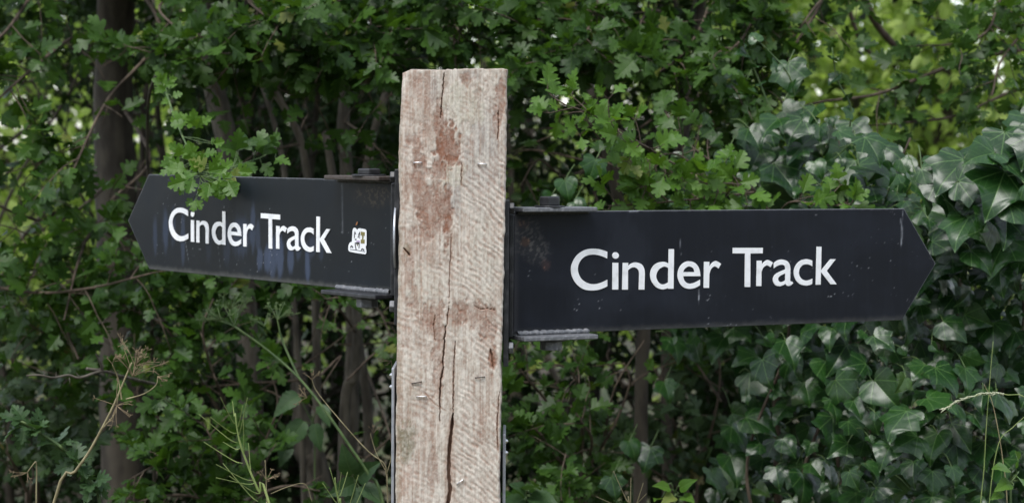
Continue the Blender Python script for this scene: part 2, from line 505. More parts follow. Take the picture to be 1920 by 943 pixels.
GLYPHS = [
  [[1.015,0.965,0.968,0.982,0.921,0.998,0.874,1.012,0.825,1.024,0.77,1.035,0.714,1.044,0.658,1.049,0.601,1.05,0.541,1.047,0.481,1.041,0.423,1.03,0.367,1.012,0.306,0.985,0.248,0.953,0.194,0.916,0.146,0.874,0.106,0.828,0.073,0.777,0.045,0.723,0.02,0.668,0.008,0.633,0.001,0.597,-0.002,0.56,-0.002,0.523,0.001,0.481,0.008,0.438,0.019,0.396,0.034,0.356,0.06,0.305,0.09,0.256,0.125,0.209,0.164,0.166,0.209,0.128,0.257,0.094,0.309,0.064,0.364,0.04,0.418,0.023,0.474,0.013,0.531,0.006,0.588,0.003,0.644,0.004,0.701,0.007,0.757,0.015,0.812,0.025,0.866,0.04,0.919,0.058,0.972,0.078,1.024,0.1,1.022,0.262,0.976,0.241,0.93,0.221,0.882,0.203,0.834,0.188,0.785,0.176,0.735,0.166,0.684,0.16,0.633,0.159,0.582,0.164,0.531,0.173,0.481,0.187,0.433,0.206,0.386,0.23,0.342,0.259,0.302,0.292,0.268,0.33,0.238,0.376,0.215,0.426,0.198,0.477,0.189,0.53,0.189,0.575,0.196,0.621,0.21,0.664,0.23,0.706,0.256,0.748,0.288,0.787,0.326,0.821,0.369,0.85,0.42,0.872,0.475,0.888,0.533,0.897,0.591,0.902,0.644,0.902,0.698,0.896,0.751,0.886,0.803,0.874,0.857,0.858,0.909,0.84,0.961,0.819,1.012,0.797]],
  [[1.167,0.685,1.331,0.682,1.338,0.009,1.167,0.013],[1.344,0.867,1.339,0.842,1.327,0.819,1.306,0.801,1.28,0.79,1.252,0.787,1.223,0.791,1.197,0.803,1.176,0.822,1.163,0.845,1.158,0.87,1.163,0.895,1.175,0.918,1.196,0.936,1.222,0.947,1.25,0.95,1.279,0.946,1.305,0.934,1.326,0.915,1.339,0.892]],
  [[1.46,0.68,1.613,0.677,1.614,0.597,1.636,0.615,1.659,0.632,1.683,0.646,1.709,0.659,1.741,0.67,1.773,0.678,1.807,0.684,1.841,0.684,1.882,0.678,1.923,0.667,1.962,0.652,1.998,0.632,2.024,0.61,2.045,0.584,2.062,0.555,2.076,0.525,2.086,0.494,2.092,0.462,2.095,0.43,2.097,0.397,2.089,-0.009,1.928,-0.005,1.935,0.38,1.932,0.407,1.927,0.434,1.919,0.461,1.908,0.486,1.895,0.504,1.88,0.52,1.862,0.534,1.842,0.546,1.826,0.554,1.807,0.559,1.789,0.562,1.77,0.562,1.748,0.561,1.727,0.557,1.706,0.551,1.686,0.543,1.665,0.531,1.646,0.518,1.628,0.503,1.61,0.487,1.613,0.002,1.448,0.006]],
  [[2.789,1.005,2.945,1.003,2.942,-0.008,2.786,-0.004,2.786,0.017,2.766,0.011,2.747,0.005,2.728,-0,2.708,-0.005,2.684,-0.01,2.659,-0.015,2.635,-0.018,2.61,-0.017,2.565,-0.009,2.521,0.003,2.479,0.019,2.44,0.04,2.399,0.07,2.363,0.104,2.332,0.142,2.305,0.181,2.284,0.219,2.269,0.259,2.259,0.3,2.254,0.341,2.255,0.385,2.26,0.428,2.271,0.47,2.289,0.51,2.314,0.548,2.344,0.583,2.38,0.614,2.421,0.639,2.465,0.658,2.514,0.671,2.564,0.679,2.614,0.685,2.639,0.685,2.664,0.682,2.688,0.677,2.712,0.67,2.733,0.663,2.752,0.654,2.772,0.643,2.79,0.633],[2.784,0.522,2.767,0.532,2.75,0.541,2.732,0.549,2.713,0.555,2.695,0.56,2.677,0.563,2.658,0.564,2.64,0.561,2.604,0.549,2.568,0.535,2.535,0.518,2.507,0.495,2.479,0.463,2.456,0.427,2.439,0.388,2.429,0.348,2.428,0.316,2.435,0.283,2.447,0.251,2.462,0.22,2.476,0.197,2.492,0.175,2.513,0.155,2.536,0.138,2.561,0.124,2.588,0.114,2.617,0.108,2.646,0.108,2.682,0.114,2.717,0.125,2.751,0.139,2.784,0.156]],
  [[3.737,0.296,3.223,0.306,3.229,0.28,3.236,0.253,3.244,0.228,3.256,0.203,3.268,0.185,3.283,0.169,3.3,0.154,3.319,0.142,3.342,0.13,3.366,0.12,3.392,0.113,3.418,0.109,3.456,0.11,3.493,0.115,3.53,0.122,3.566,0.132,3.607,0.147,3.648,0.164,3.687,0.183,3.726,0.204,3.728,0.064,3.692,0.045,3.656,0.027,3.619,0.011,3.58,-0.001,3.538,-0.011,3.495,-0.018,3.451,-0.022,3.407,-0.021,3.362,-0.016,3.317,-0.007,3.274,0.007,3.234,0.026,3.194,0.054,3.158,0.088,3.128,0.124,3.102,0.164,3.083,0.205,3.069,0.248,3.061,0.291,3.058,0.335,3.062,0.382,3.071,0.428,3.085,0.473,3.105,0.516,3.128,0.552,3.156,0.586,3.189,0.616,3.226,0.642,3.266,0.66,3.308,0.674,3.353,0.682,3.398,0.684,3.444,0.68,3.489,0.671,3.532,0.656,3.572,0.636,3.609,0.609,3.641,0.577,3.668,0.542,3.69,0.505,3.71,0.454,3.723,0.402,3.731,0.349],[3.222,0.411,3.229,0.433,3.238,0.455,3.25,0.474,3.265,0.491,3.292,0.513,3.321,0.532,3.353,0.546,3.388,0.553,3.421,0.551,3.454,0.542,3.485,0.527,3.512,0.508,3.531,0.486,3.545,0.461,3.555,0.433,3.562,0.404]],
  [[3.844,0.663,4.001,0.66,4.003,0.52,4.017,0.546,4.032,0.57,4.049,0.594,4.069,0.616,4.085,0.63,4.103,0.642,4.122,0.653,4.143,0.662,4.161,0.669,4.18,0.674,4.199,0.676,4.218,0.674,4.255,0.66,4.29,0.642,4.323,0.622,4.356,0.6,4.278,0.483,4.261,0.495,4.244,0.507,4.226,0.518,4.207,0.527,4.192,0.533,4.176,0.538,4.16,0.539,4.145,0.537,4.119,0.526,4.095,0.512,4.075,0.496,4.058,0.476,4.039,0.444,4.025,0.409,4.014,0.374,4.005,0.337,4,-0.011,3.84,-0.007]],
  [[4.707,1.008,5.625,0.994,5.624,0.852,5.244,0.853,5.253,-0.015,5.085,-0.013,5.081,0.859,4.705,0.865]],
  [[5.446,0.662,5.597,0.659,5.599,0.555,5.615,0.572,5.631,0.589,5.648,0.606,5.666,0.621,5.682,0.632,5.699,0.643,5.716,0.653,5.734,0.661,5.748,0.667,5.763,0.673,5.778,0.675,5.793,0.674,5.832,0.661,5.87,0.644,5.906,0.625,5.942,0.604,5.869,0.483,5.854,0.494,5.838,0.505,5.822,0.515,5.805,0.523,5.791,0.529,5.776,0.534,5.761,0.537,5.746,0.536,5.718,0.526,5.692,0.513,5.669,0.498,5.649,0.479,5.629,0.453,5.614,0.424,5.602,0.394,5.592,0.363,5.593,-0.001,5.44,0.002]],
  [[5.972,0.59,5.997,0.608,6.023,0.625,6.05,0.64,6.079,0.652,6.112,0.663,6.147,0.671,6.182,0.677,6.217,0.678,6.253,0.676,6.289,0.67,6.324,0.66,6.357,0.647,6.384,0.633,6.408,0.616,6.43,0.596,6.447,0.573,6.463,0.543,6.473,0.512,6.48,0.479,6.485,0.446,6.484,0.118,6.49,0.11,6.496,0.103,6.502,0.097,6.511,0.092,6.518,0.091,6.525,0.091,6.533,0.093,6.54,0.095,6.581,0.054,6.564,0.039,6.546,0.024,6.527,0.011,6.506,-0,6.489,-0.008,6.47,-0.013,6.45,-0.016,6.431,-0.017,6.414,-0.016,6.397,-0.012,6.381,-0.005,6.367,0.003,6.358,0.012,6.351,0.022,6.346,0.033,6.342,0.045,6.32,0.032,6.297,0.02,6.273,0.009,6.248,0.001,6.219,-0.008,6.189,-0.014,6.159,-0.018,6.129,-0.017,6.097,-0.012,6.065,-0.003,6.035,0.01,6.01,0.028,5.986,0.054,5.968,0.083,5.955,0.114,5.949,0.147,5.95,0.175,5.958,0.203,5.97,0.23,5.987,0.255,6.006,0.277,6.03,0.296,6.056,0.314,6.084,0.328,6.144,0.354,6.205,0.376,6.267,0.396,6.331,0.416,6.331,0.429,6.33,0.441,6.329,0.454,6.326,0.466,6.322,0.481,6.317,0.496,6.31,0.509,6.299,0.521,6.282,0.531,6.262,0.538,6.241,0.542,6.22,0.544,6.189,0.543,6.159,0.539,6.129,0.533,6.101,0.524,6.067,0.51,6.035,0.494,6.004,0.475,5.974,0.456],[6.332,0.315,6.294,0.303,6.256,0.29,6.22,0.276,6.184,0.259,6.164,0.248,6.145,0.234,6.128,0.219,6.116,0.202,6.11,0.186,6.108,0.168,6.11,0.151,6.117,0.134,6.13,0.119,6.147,0.105,6.166,0.095,6.187,0.088,6.207,0.085,6.227,0.088,6.247,0.092,6.266,0.098,6.284,0.104,6.302,0.112,6.319,0.12,6.335,0.13]],
  [[7.17,0.633,7.147,0.642,7.123,0.65,7.1,0.657,7.075,0.663,7.05,0.669,7.025,0.673,7,0.676,6.975,0.675,6.928,0.67,6.881,0.663,6.837,0.652,6.795,0.635,6.751,0.608,6.712,0.576,6.677,0.541,6.648,0.502,6.626,0.463,6.61,0.422,6.6,0.378,6.596,0.335,6.599,0.291,6.608,0.248,6.623,0.206,6.643,0.165,6.666,0.129,6.694,0.094,6.727,0.063,6.765,0.036,6.806,0.016,6.852,0.001,6.899,-0.009,6.946,-0.017,6.976,-0.02,7.006,-0.02,7.037,-0.017,7.066,-0.013,7.095,-0.007,7.122,0,7.149,0.009,7.176,0.018,7.178,0.154,7.155,0.145,7.132,0.136,7.108,0.128,7.084,0.122,7.057,0.116,7.03,0.112,7.002,0.109,6.974,0.111,6.942,0.117,6.911,0.125,6.881,0.137,6.853,0.152,6.829,0.17,6.808,0.191,6.79,0.214,6.776,0.238,6.765,0.263,6.758,0.288,6.754,0.314,6.754,0.34,6.757,0.368,6.764,0.397,6.774,0.424,6.788,0.449,6.806,0.471,6.827,0.491,6.851,0.509,6.877,0.523,6.9,0.532,6.925,0.538,6.951,0.541,6.977,0.542,7.002,0.541,7.028,0.539,7.053,0.534,7.078,0.528,7.102,0.519,7.126,0.509,7.15,0.497,7.173,0.484]],
  [[7.301,0.998,7.452,0.996,7.449,0.364,7.742,0.66,7.908,0.658,7.629,0.357,7.947,-0.007,7.757,-0.005,7.445,0.331,7.445,-0.006,7.292,-0.005]]]

# ------------------------------------------------------------------ ground
def build_ground():
    xs = np.concatenate([np.linspace(-300, -12, 12), np.linspace(-10, 10, 60), np.linspace(12, 300, 12)])
    ys = np.concatenate([np.linspace(-300, -4, 10), np.linspace(-3, 16, 60), np.linspace(18, 500, 16)])
    X, Y = np.meshgrid(xs, ys)
    Z = 0.10 * (fbm(X * 0.5 + 50, Y * 0.5 + 90, 3) - 0.5) * sstep(2.0, 3.2, np.abs(Y - 0.4) + 0.0)
    n, m = X.shape
    V = np.stack([X, Y, Z], -1).reshape(-1, 3)
    i = np.arange(n - 1)[:, None] * m + np.arange(m - 1)[None]
    F = np.stack([i, i + 1, i + m + 1, i + m], -1).reshape(-1, 4)
    mt, t, out = new_mat('hedge_bottom_soil')
    tc = nd(t, 'ShaderNodeTexCoord')
    a = nd(t, 'ShaderNodeTexNoise')
    a.inputs['Scale'].default_value = 2.2
    a.inputs['Detail'].default_value = 8
    b = nd(t, 'ShaderNodeTexVoronoi')
    b.inputs['Scale'].default_value = 22
    t.links.new(tc.outputs['Object'], a.inputs['Vector'])
    t.links.new(tc.outputs['Object'], b.inputs['Vector'])
    c = mixc(t, smooth_mask(t, a.outputs[0], 0.42, 0.6), (0.055, 0.040, 0.025), (0.05, 0.075, 0.025))
    c = mixc(t, smooth_mask(t, b.outputs['Distance'], 0.45, 0.2), c, (0.12, 0.075, 0.04))
    bs = nd(t, 'ShaderNodeBsdfPrincipled')
    t.links.new(c, bs.inputs['Base Color'])
    bs.inputs['Roughness'].default_value = 0.95
    t.links.new(bs.outputs[0], out.inputs['Surface'])
    link('ground', mesh('ground', V, F, mt), kind='structure')


build_ground()

# ------------------------------------------------------------------ wooden post
PMM = 3.0 / FPX                                  # metres per photograph pixel on the post's face


def build_post():
    nF, nS = 190, 10
    zt0, zd, zb = 1.6745, 0.93, 0.0
    tz = np.concatenate([np.linspace(0, 0.93, 14)[:-1], np.linspace(0.93, zt0, 600)])
    nz = len(tz)
    # outline of the face: photograph rows -> left and right edge columns
    yy = np.array([100, 130, 150, 200, 280, 340, 400, 460, 520, 640, 720, 800, 943, 2500])
    xl = np.array([753, 753, 752, 749.5, 746, 747, 748, 746.5, 746, 744.5, 743, 743, 742.5, 738])
    yr = np.array([100, 130, 300, 400, 480, 560, 640, 682, 722, 800, 900, 943, 2500])
    xr = np.array([949, 949, 948, 947, 945.5, 944.5, 942, 940, 942.5, 941, 940, 941.5, 938])
    cx, cz = P(845, 471.5, 3.0)[[0, 2]]
    vrow = 471.5 - (tz - cz) / PMM               # photograph row of each height
    L = np.interp(vrow, yy, xl) + 3.6 * (fbm(vrow / 25, vrow * 0, 5) - 0.5)
    R = np.interp(vrow, yr, xr) + 4.0 * (fbm(vrow / 16, vrow * 0 + 9, 6) - 0.5)
    s = np.linspace(0, 1, nF)
    U = L[:, None] + (R - L)[:, None] * s[None]   # columns of the face
    W = np.repeat(vrow[:, None], nF, 1)
    # ragged saw-cut top: pull the top rows down by a few millimetres
    top_drop = 1.0 + 5.5 * fbm(s * 26, s * 0, 8) + 7.0 * (1 - sstep(0.0, 0.12, s)) ** 2 + 2.5 * np.exp(-((s - 0.31) / 0.07) ** 2) - 2.0 * sstep(0.35, 0.6, s)
    k = sstep(165, 130, W)
    W = W + k * top_drop[None]
    # warped coordinates for grain
    grain = fbm(U / 5.0, W / 90.0, 21, 4)
    blot = fbm(U / 26.0, W / 42.0, 31, 4)
    mid = fbm(U / 9.0, W / 11.0, 41, 3)
    fine = fbm(U / 2.6, W / 3.4, 51, 2)
    warp = 16.0 * (fbm(U / 30.0, W / 30.0, 61, 3) - 0.5)
    right = sstep(835, 870, U)
    saw_ph = (W - 0.62 * (U - 845) - 0.0016 * (U - 845) ** 2 + warp + 26.0 * (fbm(W / 55.0, U / 160.0, 67, 3) - 0.5)) / 13.0
    saw = 0.5 + 0.5 * np.sin(2 * np.pi * saw_ph) * (0.45 + 0.9 * fbm(U / 14.0, W / 14.0, 66, 2))
    saw_amt = (0.55 + 0.55 * right) * (0.45 + 0.65 * sstep(180, 300, W)) * (0.5 + 0.9 * blot)
    saw_amt = saw_amt * (0.15 + 1.35 * sstep(0.36, 0.66, fbm(U / 38.0, W / 46.0, 68, 2)))

    # --- stains with shapes of their own
    def blob(cxx, cyy, rx, ry, rag=0.75, seed=0, soft=0.28):
        q = np.hypot((U - cxx) / rx, (W - cyy) / ry)
        q = q + rag * (fbm(U / 7.0, W / 11.0, 71 + seed, 4) - 0.5) * 2
        return sstep(1 + soft, 1 - soft, q)

    red = np.zeros_like(U)
    for (a, b, rx, ry, am, sd) in [(836, 268, 24, 42, 0.95, 1), (822, 225, 10, 34, 0.7, 2), (846, 290, 18, 20, 0.9, 3), (822, 318, 16, 22, 0.7, 4),
                                   (785, 330, 14, 62, 0.62, 5), (815, 390, 34, 42, 0.72, 6), (838, 405, 9, 60, 0.8, 7), (800, 432, 26, 20, 0.6, 8),
                                   (772, 265, 12, 12, 0.55, 9), (936, 190, 9, 40, 0.6, 10), (929, 225, 8, 34, 0.55, 11), (872, 150, 16, 12, 0.5, 12),
                                   (775, 560, 11, 30, 0.45, 13), (812, 598, 26, 30, 0.62, 14), (885, 590, 46, 22, 0.6, 15), (915, 615, 18, 26, 0.5, 16),
                                   (822, 690, 12, 60, 0.55, 17), (925, 672, 8, 26, 0.75, 18), (815, 880, 10, 40, 0.4, 19), (905, 800, 14, 40, 0.3, 20),
                                   (790, 170, 22, 30, 0.3, 21), (770, 500, 8, 40, 0.4, 22), (800, 210, 14, 60, 0.25, 23), (795, 480, 30, 30, 0.25, 24)]:
        red = np.maximum(red, (am if sd in (1, 2, 3, 4, 7, 18) else am * 0.92) * blob(a, b, rx * 0.92, ry, seed=sd))
    red = red * (0.55 + 0.75 * mid)
    cream = np.zeros_like(U)
    for (a, b, rx, ry, am, sd) in [(868, 195, 34, 42, 0.9, 31), (850, 325, 20, 25, 0.9, 32), (905, 480, 26, 90, 0.45, 33), (800, 540, 34, 60, 0.4, 34), (770, 720, 24, 60, 0.3, 35)]:
        cream = np.maximum(cream, am * blob(a, b, rx, ry, seed=sd, soft=0.25))
    grey = np.zeros_like(U)
    for (a, b, rx, ry, am, sd) in [(905, 300, 36, 90, 0.7, 41), (856, 372, 18, 26, 0.8, 42), (912, 430, 20, 110, 0.5, 43), (810, 165, 10, 26, 0.5, 44), (880, 145, 16, 14, 0.5, 45)]:
        grey = np.maximum(grey, am * blob(a, b, rx, ry, seed=sd, soft=0.5))
    alga = np.maximum(0.8 * blob(762, 832, 18, 34, seed=51, soft=0.5), 0.35 * sstep(758, 747, U) * (0.4 + blot))
    alga = np.maximum(alga, 0.5 * blob(762, 468, 8, 12, seed=52))

    c_base = lin((172, 162, 150))
    c_warm = lin((170, 148, 134))
    c_pale = lin((202, 196, 186))
    c_red = lin((122, 80, 60))
    c_cream = lin((178, 173, 158))
    c_grey = lin((146, 143, 141))
    c_alga = lin((112, 108, 86))

    def mx(a, b, f):
        return a + (b - a) * f[..., None]
    C = np.broadcast_to(c_base, U.shape + (3,)).copy()
    C = mx(C, c_warm, np.clip(sstep(850, 770, U) * 0.7 + (blot - 0.5) * 1.2, 0, 1))
    C = mx(C, c_pale, np.clip((fbm(U / 7.0, W / 22.0, 91, 3) - 0.42) * 2.6, 0, 0.85))
    C = mx(C, c_grey, grey * (0.4 + 0.9 * mid))
    C = mx(C, c_cream, cream)
    C = mx(C, lin((146, 118, 100)), np.clip((grain - 0.55) * 2.6, 0, 0.55))
    streak = fbm(U / 2.4, W / 150.0, 23, 3)
    C = mx(C, lin((138, 116, 102)), np.clip((streak - 0.56) * 3.2, 0, 0.45))
    C = mx(C, c_pale, np.clip((0.42 - streak) * 3.0, 0, 0.4))
    C = mx(C, lin((150, 120, 105)), np.clip(saw_amt * (1 - saw) * 0.26 * (2.6 * sstep(0.3, 0.75, mid)), 0, 0.42))
    C = mx(C, c_pale, np.clip(saw_amt * saw * 0.55 * (0.2 + 1.6 * fbm(U / 6.0, W / 7.0, 93, 2)), 0, 0.4) * (1 - np.clip(red * 1.3, 0, 1)))
    C = mx(C, c_red, np.clip(red, 0, 0.92))
    C = mx(C, c_alga, alga)
    C = mx(C, lin((205, 202, 192)), 0.7 * sstep(6.5, 4.0, np.hypot(U - 877, W - 249)))
    speck = sstep(0.70, 0.80, vnoise(U / 2.0, W / 2.2, 95))
    C = mx(C, lin((206, 200, 194)), 0.22 * speck * (1 - red * 0.5))
    pit = sstep(0.76, 0.84, vnoise(U / 2.3, W / 2.9, 97)) * (0.25 + 0.75 * np.clip(red * 1.4, 0, 1))
    C = mx(C, lin((120, 80, 62)), 0.5 * pit)
    C = mx(C, lin((202, 196, 186)), 0.28 * sstep(0.52, 0.68, fbm(U / 4.5, W / 6.5, 98, 2)) * (1 - 0.6 * np.clip(red * 1.3, 0, 1)))
    C = mx(C, lin((128, 104, 90)), 0.30 * sstep(0.55, 0.72, fbm(U / 5.5, W / 8.0, 99, 3)))
    C *= (0.88 + 0.32 * fine)[..., None] * np.array([1.0, 0.995, 0.99])

    # --- relief in millimetres, positive = into the wood
    depth = 0.36 * (0.2 + 1.6 * mid) * saw_amt * (1 - saw) + 0.9 * (grain - 0.5) + 1.0 * (0.5 - fine) * 0.5 + 1.5 * (blot - 0.5) + 1.1 * red + 0.5 * pit - 0.5 * cream
    cracks = [([(831, 138), (829, 170), (826, 200), (825, 222)], 0.9, 7), ([(846, 436), (844, 500), (842, 575)], 0.6, 4), ([(842, 575), (838, 612)], 0.9, 4),
              ([(836, 612), (834, 640), (831, 680), (832, 690), (828, 712), (826, 735), (826, 792)], 1.4, 9), ([(854, 640), (852, 690), (851, 780)], 0.8, 5),
              ([(851, 778), (848, 812), (844, 850), (843, 890), (846, 922), (841, 960), (838, 1020)], 3.0, 14), ([(865, 305), (864, 350)], 0.7, 3),
              ([(932, 206), (934, 240), (931, 262)], 0.8, 4), ([(888, 572), (902, 580), (915, 578), (931, 582)], 0.6, 2.5), ([(920, 655), (924, 672), (926, 692)], 1.5, 4),
              ([(757, 466), (768, 480)], 1.6, 5), ([(817, 640), (813, 610), (817, 590)], 0.7, 3),
              ([(938, 735), (934, 800), (937, 850)], 0.9, 4), ([(795, 735), (818, 760), (838, 772)], 0.7, 0.6)]
    for pts, wd_, dp in cracks:
        jit = 2.4 * (fbm(W / 6.0, U * 0, 101, 3) - 0.5)
        d, tt = seg_dist(U + jit, W, pts)
        taper = sstep(0.0, 0.12, tt) * sstep(1.0, 0.86, tt) if pts[-1][1] < 950 else sstep(0.0, 0.12, tt)
        w_ = wd_ * (0.35 + 0.65 * taper) * (0.75 + 0.5 * fbm(W / 9.0, U * 0 + 4, 103, 2))
        g = sstep(w_ * 1.25, w_ * 0.55, d)
        depth = depth + dp * g
        C = mx(C, lin((104, 72, 56)), 0.75 * g)
        C = mx(C, lin((150, 108, 84)), 0.30 * sstep(w_ * 4.5, w_, d))
    ex = np.minimum(U - L[:, None], R[:, None] - U)
    depth = depth * (0.3 + 0.7 * sstep(0, 6, ex))
    # rounded arrises
    rl, rr = 15.0, 5.0
    dl = np.clip(rl - (U - L[:, None]), 0, rl)
    dr = np.clip(rr - (R[:, None] - U), 0, rr)
    rnd_mm = ((rl - np.sqrt(np.maximum(rl * rl - dl * dl, 0))) * 0.8 + (rr - np.sqrt(np.maximum(rr * rr - dr * dr, 0)))) * PMM * 1000
    depth = depth + rnd_mm
    X = (U - 845) * PMM + cx
    Z = cz - (W - 471.5) * PMM
    Z[:1] = 0.0
    Yf = 3.0 + depth / 1000.0
    front = np.stack([X, Yf, Z], -1)
    # the other three sides
    D = 0.150
    q = np.linspace(0, 1, nS + 2)[1:-1]

    def side(pa, pb):
        return pa[:, None] * (1 - q)[None, :, None] + pb[:, None] * q[None, :, None]
    fl, fr = front[:, 0], front[:, -1]
    bl, br = fl.copy(), fr.copy()
    bl[:, 1] = 3.0 + D
    br[:, 1] = 3.0 + D
    ring = np.concatenate([front, side(fr, br), br[:, None], side(br, bl), bl[:, None], side(bl, fl)], 1)
    n_r = ring.shape[1]
    Cc = np.ones((nz, n_r, 4))
    Cc[:, :nF, :3] = np.clip(C, 0.01, 0.9)
    gs = fbm(np.arange(n_r)[None] / 3.0 + 0 * tz[:, None], vrow[:, None] / 40.0 + 0 * np.arange(n_r)[None], 7)
    Cc[:, nF:, :3] = (c_base * 0.8)[None, None] * (0.7 + 0.6 * gs[:, nF:, None])
    V = ring.reshape(-1, 3)
    i = (np.arange(nz - 1)[:, None] * n_r + np.arange(n_r)[None]).ravel()
    j = (np.arange(nz - 1)[:, None] * n_r + ((np.arange(n_r) + 1) % n_r)[None]).ravel()
    F = np.stack([i, j, j + n_r, i + n_r], -1)
    # top: ring shrunk in steps to the middle
    topi = (nz - 1) * n_r
    t_ring = ring[-1]
    ctr = t_ring.mean(0)
    Vx, Fx, cx4 = [V], [F], [Cc.reshape(-1, 4)]
    prev = topi
    base = len(V)
    for f_ in (0.97, 0.7, 0.3):
        rr_ = ctr + (t_ring - ctr) * np.array([f_, f_, 1.0])
        rr_[:, 2] = t_ring[:, 2] * f_ + ctr[2] * (1 - f_) + 0.001
        a = np.arange(n_r)
        b = (a + 1) % n_r
        Fx.append(np.stack([prev + a, prev + b, base + b, base + a], -1))
        Vx.append(rr_)
        cx4.append(np.tile(np.append(c_base * 0.7, 1.0), (n_r, 1)))
        prev = base
        base += n_r
    Vx.append(ctr[None] + [[0, 0, 0.001]])
    cx4.append(np.append(c_base * 0.7, 1.0)[None])
    V = np.vstack(Vx)
    a = np.arange(n_r)
    faces_t = np.stack([prev + a, prev + (a + 1) % n_r, np.full(n_r, base), np.full(n_r, base)], -1)
    F = np.vstack(Fx)
    allf = [tuple(f) for f in faces_t[:, :3]]
    bpos = np.array([float(cx), 3.075, 0.0])
    me = mesh('wooden_post', V - bpos, F, M_WOOD, col=np.vstack(cx4))
    cap = mesh('post_top', np.vstack([V[prev:prev + n_r], V[base:base + 1]]) - bpos, [(int(f[0] - prev), int(f[1] - prev), n_r) for f in allf], M_WOOD,
               col=np.vstack(cx4)[list(range(prev, prev + n_r)) + [base]])
    o = link('wooden_post', me)
    o.location = tuple(bpos)
    ORIGIN_INV[o.name] = Matrix.Translation(-Vector(o.location))
    tag(o, 'weathered square wooden post with split grain and rusty brown stains, carrying both signs', 'post')
    c = bpy.data.objects.new('top_centre', cap)
    COL.objects.link(c)
    c.parent = o
    # staples driven into the face
    for (x, y, ln, ang, m_) in [(783, 305, 15, 3, M_STEEL), (904, 307.5, 15, -2, M_STEEL), (781, 717, 18, 10, M_RUST), (900, 707, 17, 6, M_RUST),
                                (790, 743, 18, 2, M_STEEL), (862, 903, 14, 38, M_STEEL)]:
        T = Tubes()
        c0 = P(x, y, 2.9985)
        dv = np.array([math.cos(math.radians(ang)), 0, math.sin(math.radians(ang))]) * ln * PMM / 2
        back = np.array([0, 0.006, 0])
        T.add(np.array([c0 - dv + back, c0 - dv, c0 - dv * 0.9 - back * 0.12, c0 + dv * 0.9 - back * 0.12, c0 + dv, c0 + dv + back]), 0.0009, sides=6)
        link('staple', T.mesh('staple', m_), o)
    return o


POST = build_post()


# ------------------------------------------------------------------ finger signs
def prism(poly, axis_o, ax, az, an, t0, t1):
    """polygon given in (a,b) along ax, az from axis_o, extruded along an from t0 to t1"""
    n = len(poly)
    V = [axis_o + ax * p[0] + az * p[1] + an * t0 for p in poly] + [axis_o + ax * p[0] + az * p[1] + an * t1 for p in poly]
    F = [tuple(range(n))[::-1], tuple(range(n, 2 * n))] + [(i, (i + 1) % n, n + (i + 1) % n, n + i) for i in range(n)]
    return V, F


def bevel_mesh(name, V, F, mat, w=0.0012, seg=2):
    import bmesh
    me = bpy.data.meshes.new(name)
    me.from_pydata([tuple(map(float, v)) for v in V], [], F)
    bm = bmesh.new()
    bm.from_mesh(me)
    bmesh.ops.recalc_face_normals(bm, faces=bm.faces)
    if w:
        bmesh.ops.bevel(bm, geom=list(bm.edges), offset=w, segments=seg, profile=0.5, affect='EDGES')
    bm.to_mesh(me)
    bm.free()
    me.materials.append(mat)
    return me


def box_mesh(name, o, ax, ay, az, a, b, c, mat, w=0.0012):
    """box spanning a=(a0,a1) on ax, b on ay, c on az from o"""
    V = [o + ax * x + ay * y + az * z for z in c for y in b for x in a]
    F = [(0, 1, 3, 2), (4, 6, 7, 5), (0, 4, 5, 1), (1, 5, 7, 3), (3, 7, 6, 2), (2, 6, 4, 0)]
    return bevel_mesh(name, V, F, mat, w)


def letter_meshes():
    out = []
    for gi, cts in enumerate(GLYPHS):
        cs = [np.array(c).reshape(-1, 2) for c in cts]
        V = np.vstack(cs)
        if gi == 1:                               # stem and dot of the i
            tri = []
            for k, c in enumerate(cs):
                tri += [tuple(q + (len(cs[0]) if k else 0) for q in t) for t in tessellate_polygon([[Vector((x, y, 0)) for x, y in c]])]
        else:
            tri = tessellate_polygon([[Vector((x, y, 0)) for x, y in c] for c in cs])
        F = []
        for t in tri:
            p, q, r = V[t[0]], V[t[1]], V[t[2]]
            cr = (q[0] - p[0]) * (r[1] - p[1]) - (q[1] - p[1]) * (r[0] - p[0])
            if abs(cr) > 1e-9:
                F.append(tuple(t) if cr > 0 else tuple(t)[::-1])
        out.append((V, F, cs))
    return out


LETTERS = letter_meshes()


